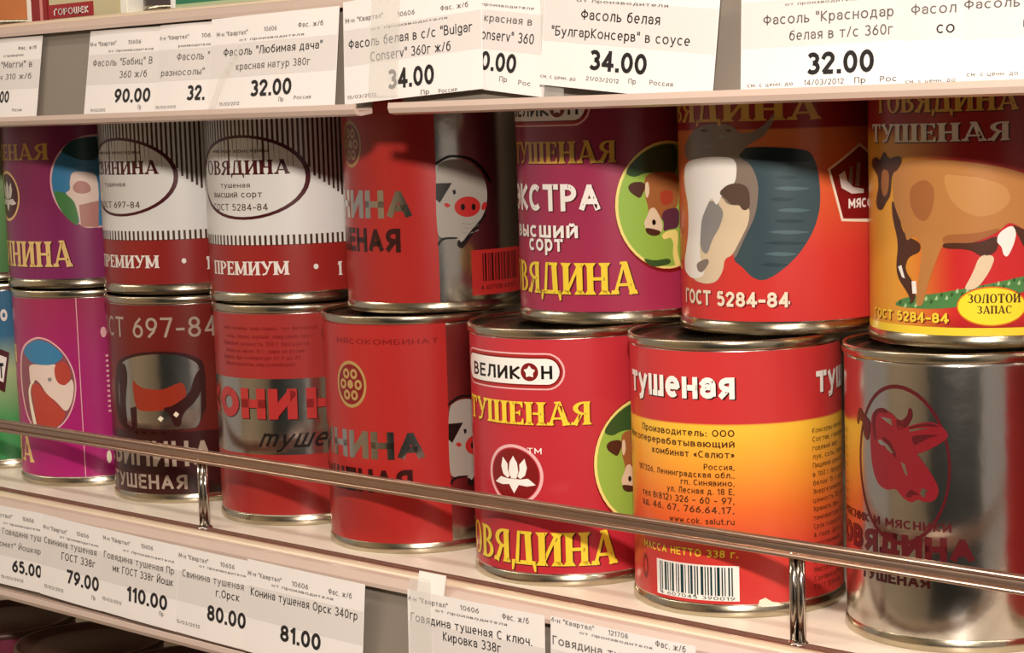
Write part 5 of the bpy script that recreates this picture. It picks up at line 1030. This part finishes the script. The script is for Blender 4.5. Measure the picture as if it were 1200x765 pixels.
def build_card(key):
    c = CARDS[key]
    o = Vector(c['o']); ex = Vector(c['ex']).normalized(); up = Vector(c['up']).normalized(); n = ex.cross(up).normalized()
    if n.y > 0: n = -n
    w, h = c['w'] / 1000, c['h'] / 1000
    bm = bmesh.new(); N = 10
    grid = []
    rnd = random.Random(hash(key) & 7)
    bow = .0004
    for side in (0, 1):
        rows = []
        for j in (0, 1):
            rows.append([bm.verts.new((w * i / N, -(bow * math.sin(PI * i / N)) + (.0002 if side else 0), h * j)) for i in range(N + 1)])
        grid.append(rows)
    for i in range(N):
        bm.faces.new((grid[0][0][i], grid[0][0][i + 1], grid[0][1][i + 1], grid[0][1][i]))
        bm.faces.new((grid[1][0][i + 1], grid[1][0][i], grid[1][1][i], grid[1][1][i + 1]))
        bm.faces.new((grid[0][0][i], grid[1][0][i], grid[1][0][i + 1], grid[0][0][i + 1]))
        bm.faces.new((grid[0][1][i], grid[0][1][i + 1], grid[1][1][i + 1], grid[1][1][i]))
    for i in (0, N): bm.faces.new((grid[0][0][i], grid[0][1][i], grid[1][1][i], grid[1][0][i]))
    bmesh.ops.recalc_face_normals(bm, faces=bm.faces)
    t = finish(bm, 'price_tag', None, m_card)
    t.matrix_world = Matrix(((ex.x, -n.x, up.x, o.x), (ex.y, -n.y, up.y, o.y), (ex.z, -n.z, up.z, o.z), (0, 0, 0, 1)))
    tag(t, CARD_TEXT[key], 'price tag', 'price tags in the %s rail' % ('upper' if key[0] == 'u' else 'lower'))
    # grey name panel printed across the tag
    def flat(vs, fs, lift, bm, mi):
        vv = [bm.verts.new((a / 1000, -bow * math.sin(PI * min(1, max(0, a / 1000 / w))) - lift, b / 1000)) for a, b in vs]
        for f in fs:
            try: bm.faces.new([vv[i] for i in f]).material_index = mi
            except ValueError: pass
    bm = bmesh.new()
    W_, H_ = c['w'], c['h']
    xs = [W_ * (.004 + .992 * i / 10) for i in range(11)]
    flat([(x, H_ * .37) for x in xs] + [(x, H_ * .72) for x in xs], [(i, i + 1, 12 + i, 11 + i) for i in range(10)], .00005, bm, 0)
    nb = finish(bm, 'name_panel', t, m_card2)
    for s, k, ua, ub, z, hh, bold in c['t']:
        bm = bmesh.new()
        vs, fs = text_shape(s, k, ua, ub, z, hh, 'b', bold, 0)
        good = [f for f in fs if all(0 < vs[i][0] < W_ for i in f)]
        if not good: bm.free(); continue
        use = sorted(set(i for f in good for i in f)); re_ = {j: i for i, j in enumerate(use)}
        flat([vs[i] for i in use], [tuple(re_[i] for i in f) for f in good], .0001, bm, 0)
        finish(bm, 'price' if bold else 'lettering', t, m_print if (bold > 0 or hh > 3.2) else m_soft)
    return t
for k in CARDS: build_card(k)

# clear and white plastic bits clipped over the rails
m_clear = mat('clear_plastic', 'F2EEE6', .15)
b_ = m_clear.node_tree.nodes['Principled BSDF']; b_.inputs['Transmission Weight'].default_value = .0; b_.inputs['Alpha'].default_value = .2
m_tab = mat('white_plastic', 'F4F0E8', .25)
def strip(name, x0, x1, y, z0, z1, m, label, lean=.1, cat='plastic clip', grp=None):
    bm = bmesh.new(); box(bm, x0, x1, -.0003, .0003, 0, z1 - z0)
    for v in bm.verts: v.co.y += v.co.z * lean
    o = finish(bm, name, None, m); o.location = (0, y, z0); tag(o, label, cat, grp)
    return o
strip('plastic_sleeve', .0262, .0412, -.0784, .1835, .229, m_clear, 'clear plastic sleeve strip over the 34.00 tag at the rail gap')
strip('plastic_sleeve', .0352, .0458, -.0765, -.044, .003, m_clear, 'clear plastic sleeve strip over the left edge of the tag by the white tab', .03)
strip('plastic_tab', .0352, .0492, -.0715, -.0035, .0040, m_tab, 'small white plastic tab clipped on the lower shelf edge', .2)
strip('plastic_sleeve', .1105, .1200, -.0762, .1792, .221, m_clear, 'narrow clear sleeve strip under the left edge of the tilted 34.00 tag', .02)
# highlight on the 32.00 tag, added as a pale glossy strip
bm = bmesh.new()
pts = [(-.0705, .1815), (-.0662, .1818), (-.0625, .1905), (-.0572, .1985), (-.0520, .2040), (-.0530, .2068), (-.0592, .2010), (-.0650, .1935)]
a = [bm.verts.new((x, -.0006 + .14 * (z - .18), z)) for x, z in pts]; b = [bm.verts.new((x, -.0003 + .14 * (z - .18), z)) for x, z in pts]
bm.faces.new(a); bm.faces.new(b[::-1])
for i in range(len(pts)): bm.faces.new((a[i], a[(i + 1) % len(pts)], b[(i + 1) % len(pts)], b[i]))
bmesh.ops.recalc_face_normals(bm, faces=bm.faces)
tp = finish(bm, 'glare_strip', None, m_clear); tp.location = (0, -.0764, 0); tag(tp, 'pale strip added for the glare across the lower left of a 32.00 tag', 'glare strip')

# ------------------------------------------------------------------ goods at the edge of the upper shelf, only their feet in view
ZT = LEVEL + .0003
def goods_tin(name, x, y, r, h, hexes, label, rimmat=None):
    root = empty(name, (x, y, ZT)); tag(root, label, 'tin can' if 'tin' in name else 'jar', 'goods on the upper shelf')
    k = r / .038
    finish(lathe([(0, .001), (r - .001, .001), (r, .003), (r, h - .003), (r - .001, h - .001), (0, h - .001)], 64), 'body', root, mat('gt_' + hexes, hexes, .3), True)
    for z in (0, h - .003):
        finish(lathe([(r - .0012, z), (r + .0004, z), (r + .0006, z + .0015), (r + .0004, z + .003), (r - .0012, z + .003)], 64, True), 'rim', root, rimmat or RIMM, True)
    return root
def goods_box(name, x0, x1, h, hexc, label, deco=(), y=-.055, d=.05, cat='carton'):
    root = empty(name, ((x0 + x1) / 2, y, ZT)); tag(root, label, cat, 'goods on the upper shelf')
    w = (x1 - x0) / 2
    box_obj('body', -w, w, 0, d, 0, h, mat('gb_' + hexc, hexc, .4), root, .0006)
    for i, (a, b, z0, z1, hx, nm) in enumerate(deco):
        box_obj(nm, a, b, -.00025 - i * .00005, .0003, z0, z1, mat('gb_' + hx, hx, .4), root)
    return root
goods_tin('orange_tin', -.268, -.024, .034, .08, 'C47A4A', 'orange printed tin at the left end of the upper shelf')
goods_box('white_carton', -.2292, -.2262, .12, 'F2EBDD', 'thin white carton edge standing beside the orange tin')
goods_box('red_carton', -.2256, -.2120, .09, '8E1C1C', 'small dark red carton with a pink stripe on the upper shelf', [(.0010, .0030, .0, .088, 'D88A80', 'stripe')])
r_ = goods_box('cream_carton', -.2112, -.1572, .10, 'C9BE96', 'cream carton with a red label along its foot on the upper shelf', [(-.0268, .008, .0012, .0075, 'A02226', 'foot_label')])
def box_text(parent, s, x0, x1, z, h, m, y=-.0006):
    vs, fs = text_shape(s, 0, x0, x1, z, h, 'b', .02, 0)
    bm = bmesh.new(); vv = [bm.verts.new((a / 1000, y, b / 1000)) for a, b in vs]
    for f in fs:
        try: bm.faces.new([vv[i] for i in f])
        except ValueError: pass
    finish(bm, 'lettering', parent, m)
box_text(r_, 'ГОРОШЕК', -22, 5, 2.6, 3.0, ink('white_ink'))
box_text(r_, 'ОКОЛО', 2, 24, 9.8, 3.4, ink('dark_green_ink'))
goods_box('white_packet', -.1566, -.1512, .11, 'F4F0E2', 'narrow white packet standing right of the cream carton')
goods_tin('dark_jar', -.136, -.0395, .0145, .09, '4E4444', 'small dark jar on the upper shelf between the white packets')
goods_box('white_strip_packet', -.1208, -.1180, .10, 'F0EDE4', 'very thin white packet beside the green pack')
goods_box('green_pack', -.1172, -.040, .09, '2F7A58', 'wide green pack at the right of the visible goods on the upper shelf', [(-.038, .030, .0008, .0022, 'B8C89A', 'stripe')])

# ------------------------------------------------------------------ tins in the shade on the lowest shelf
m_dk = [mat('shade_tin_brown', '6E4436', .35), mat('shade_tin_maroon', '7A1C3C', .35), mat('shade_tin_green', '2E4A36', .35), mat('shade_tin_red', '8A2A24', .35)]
def low_tin(x, y, i, label):
    root = empty('food_tin', (x, y, -LEVEL + .0003)); tag(root, label, 'tin can', 'shaded tins on the lowest shelf')
    r, h = .038, .135
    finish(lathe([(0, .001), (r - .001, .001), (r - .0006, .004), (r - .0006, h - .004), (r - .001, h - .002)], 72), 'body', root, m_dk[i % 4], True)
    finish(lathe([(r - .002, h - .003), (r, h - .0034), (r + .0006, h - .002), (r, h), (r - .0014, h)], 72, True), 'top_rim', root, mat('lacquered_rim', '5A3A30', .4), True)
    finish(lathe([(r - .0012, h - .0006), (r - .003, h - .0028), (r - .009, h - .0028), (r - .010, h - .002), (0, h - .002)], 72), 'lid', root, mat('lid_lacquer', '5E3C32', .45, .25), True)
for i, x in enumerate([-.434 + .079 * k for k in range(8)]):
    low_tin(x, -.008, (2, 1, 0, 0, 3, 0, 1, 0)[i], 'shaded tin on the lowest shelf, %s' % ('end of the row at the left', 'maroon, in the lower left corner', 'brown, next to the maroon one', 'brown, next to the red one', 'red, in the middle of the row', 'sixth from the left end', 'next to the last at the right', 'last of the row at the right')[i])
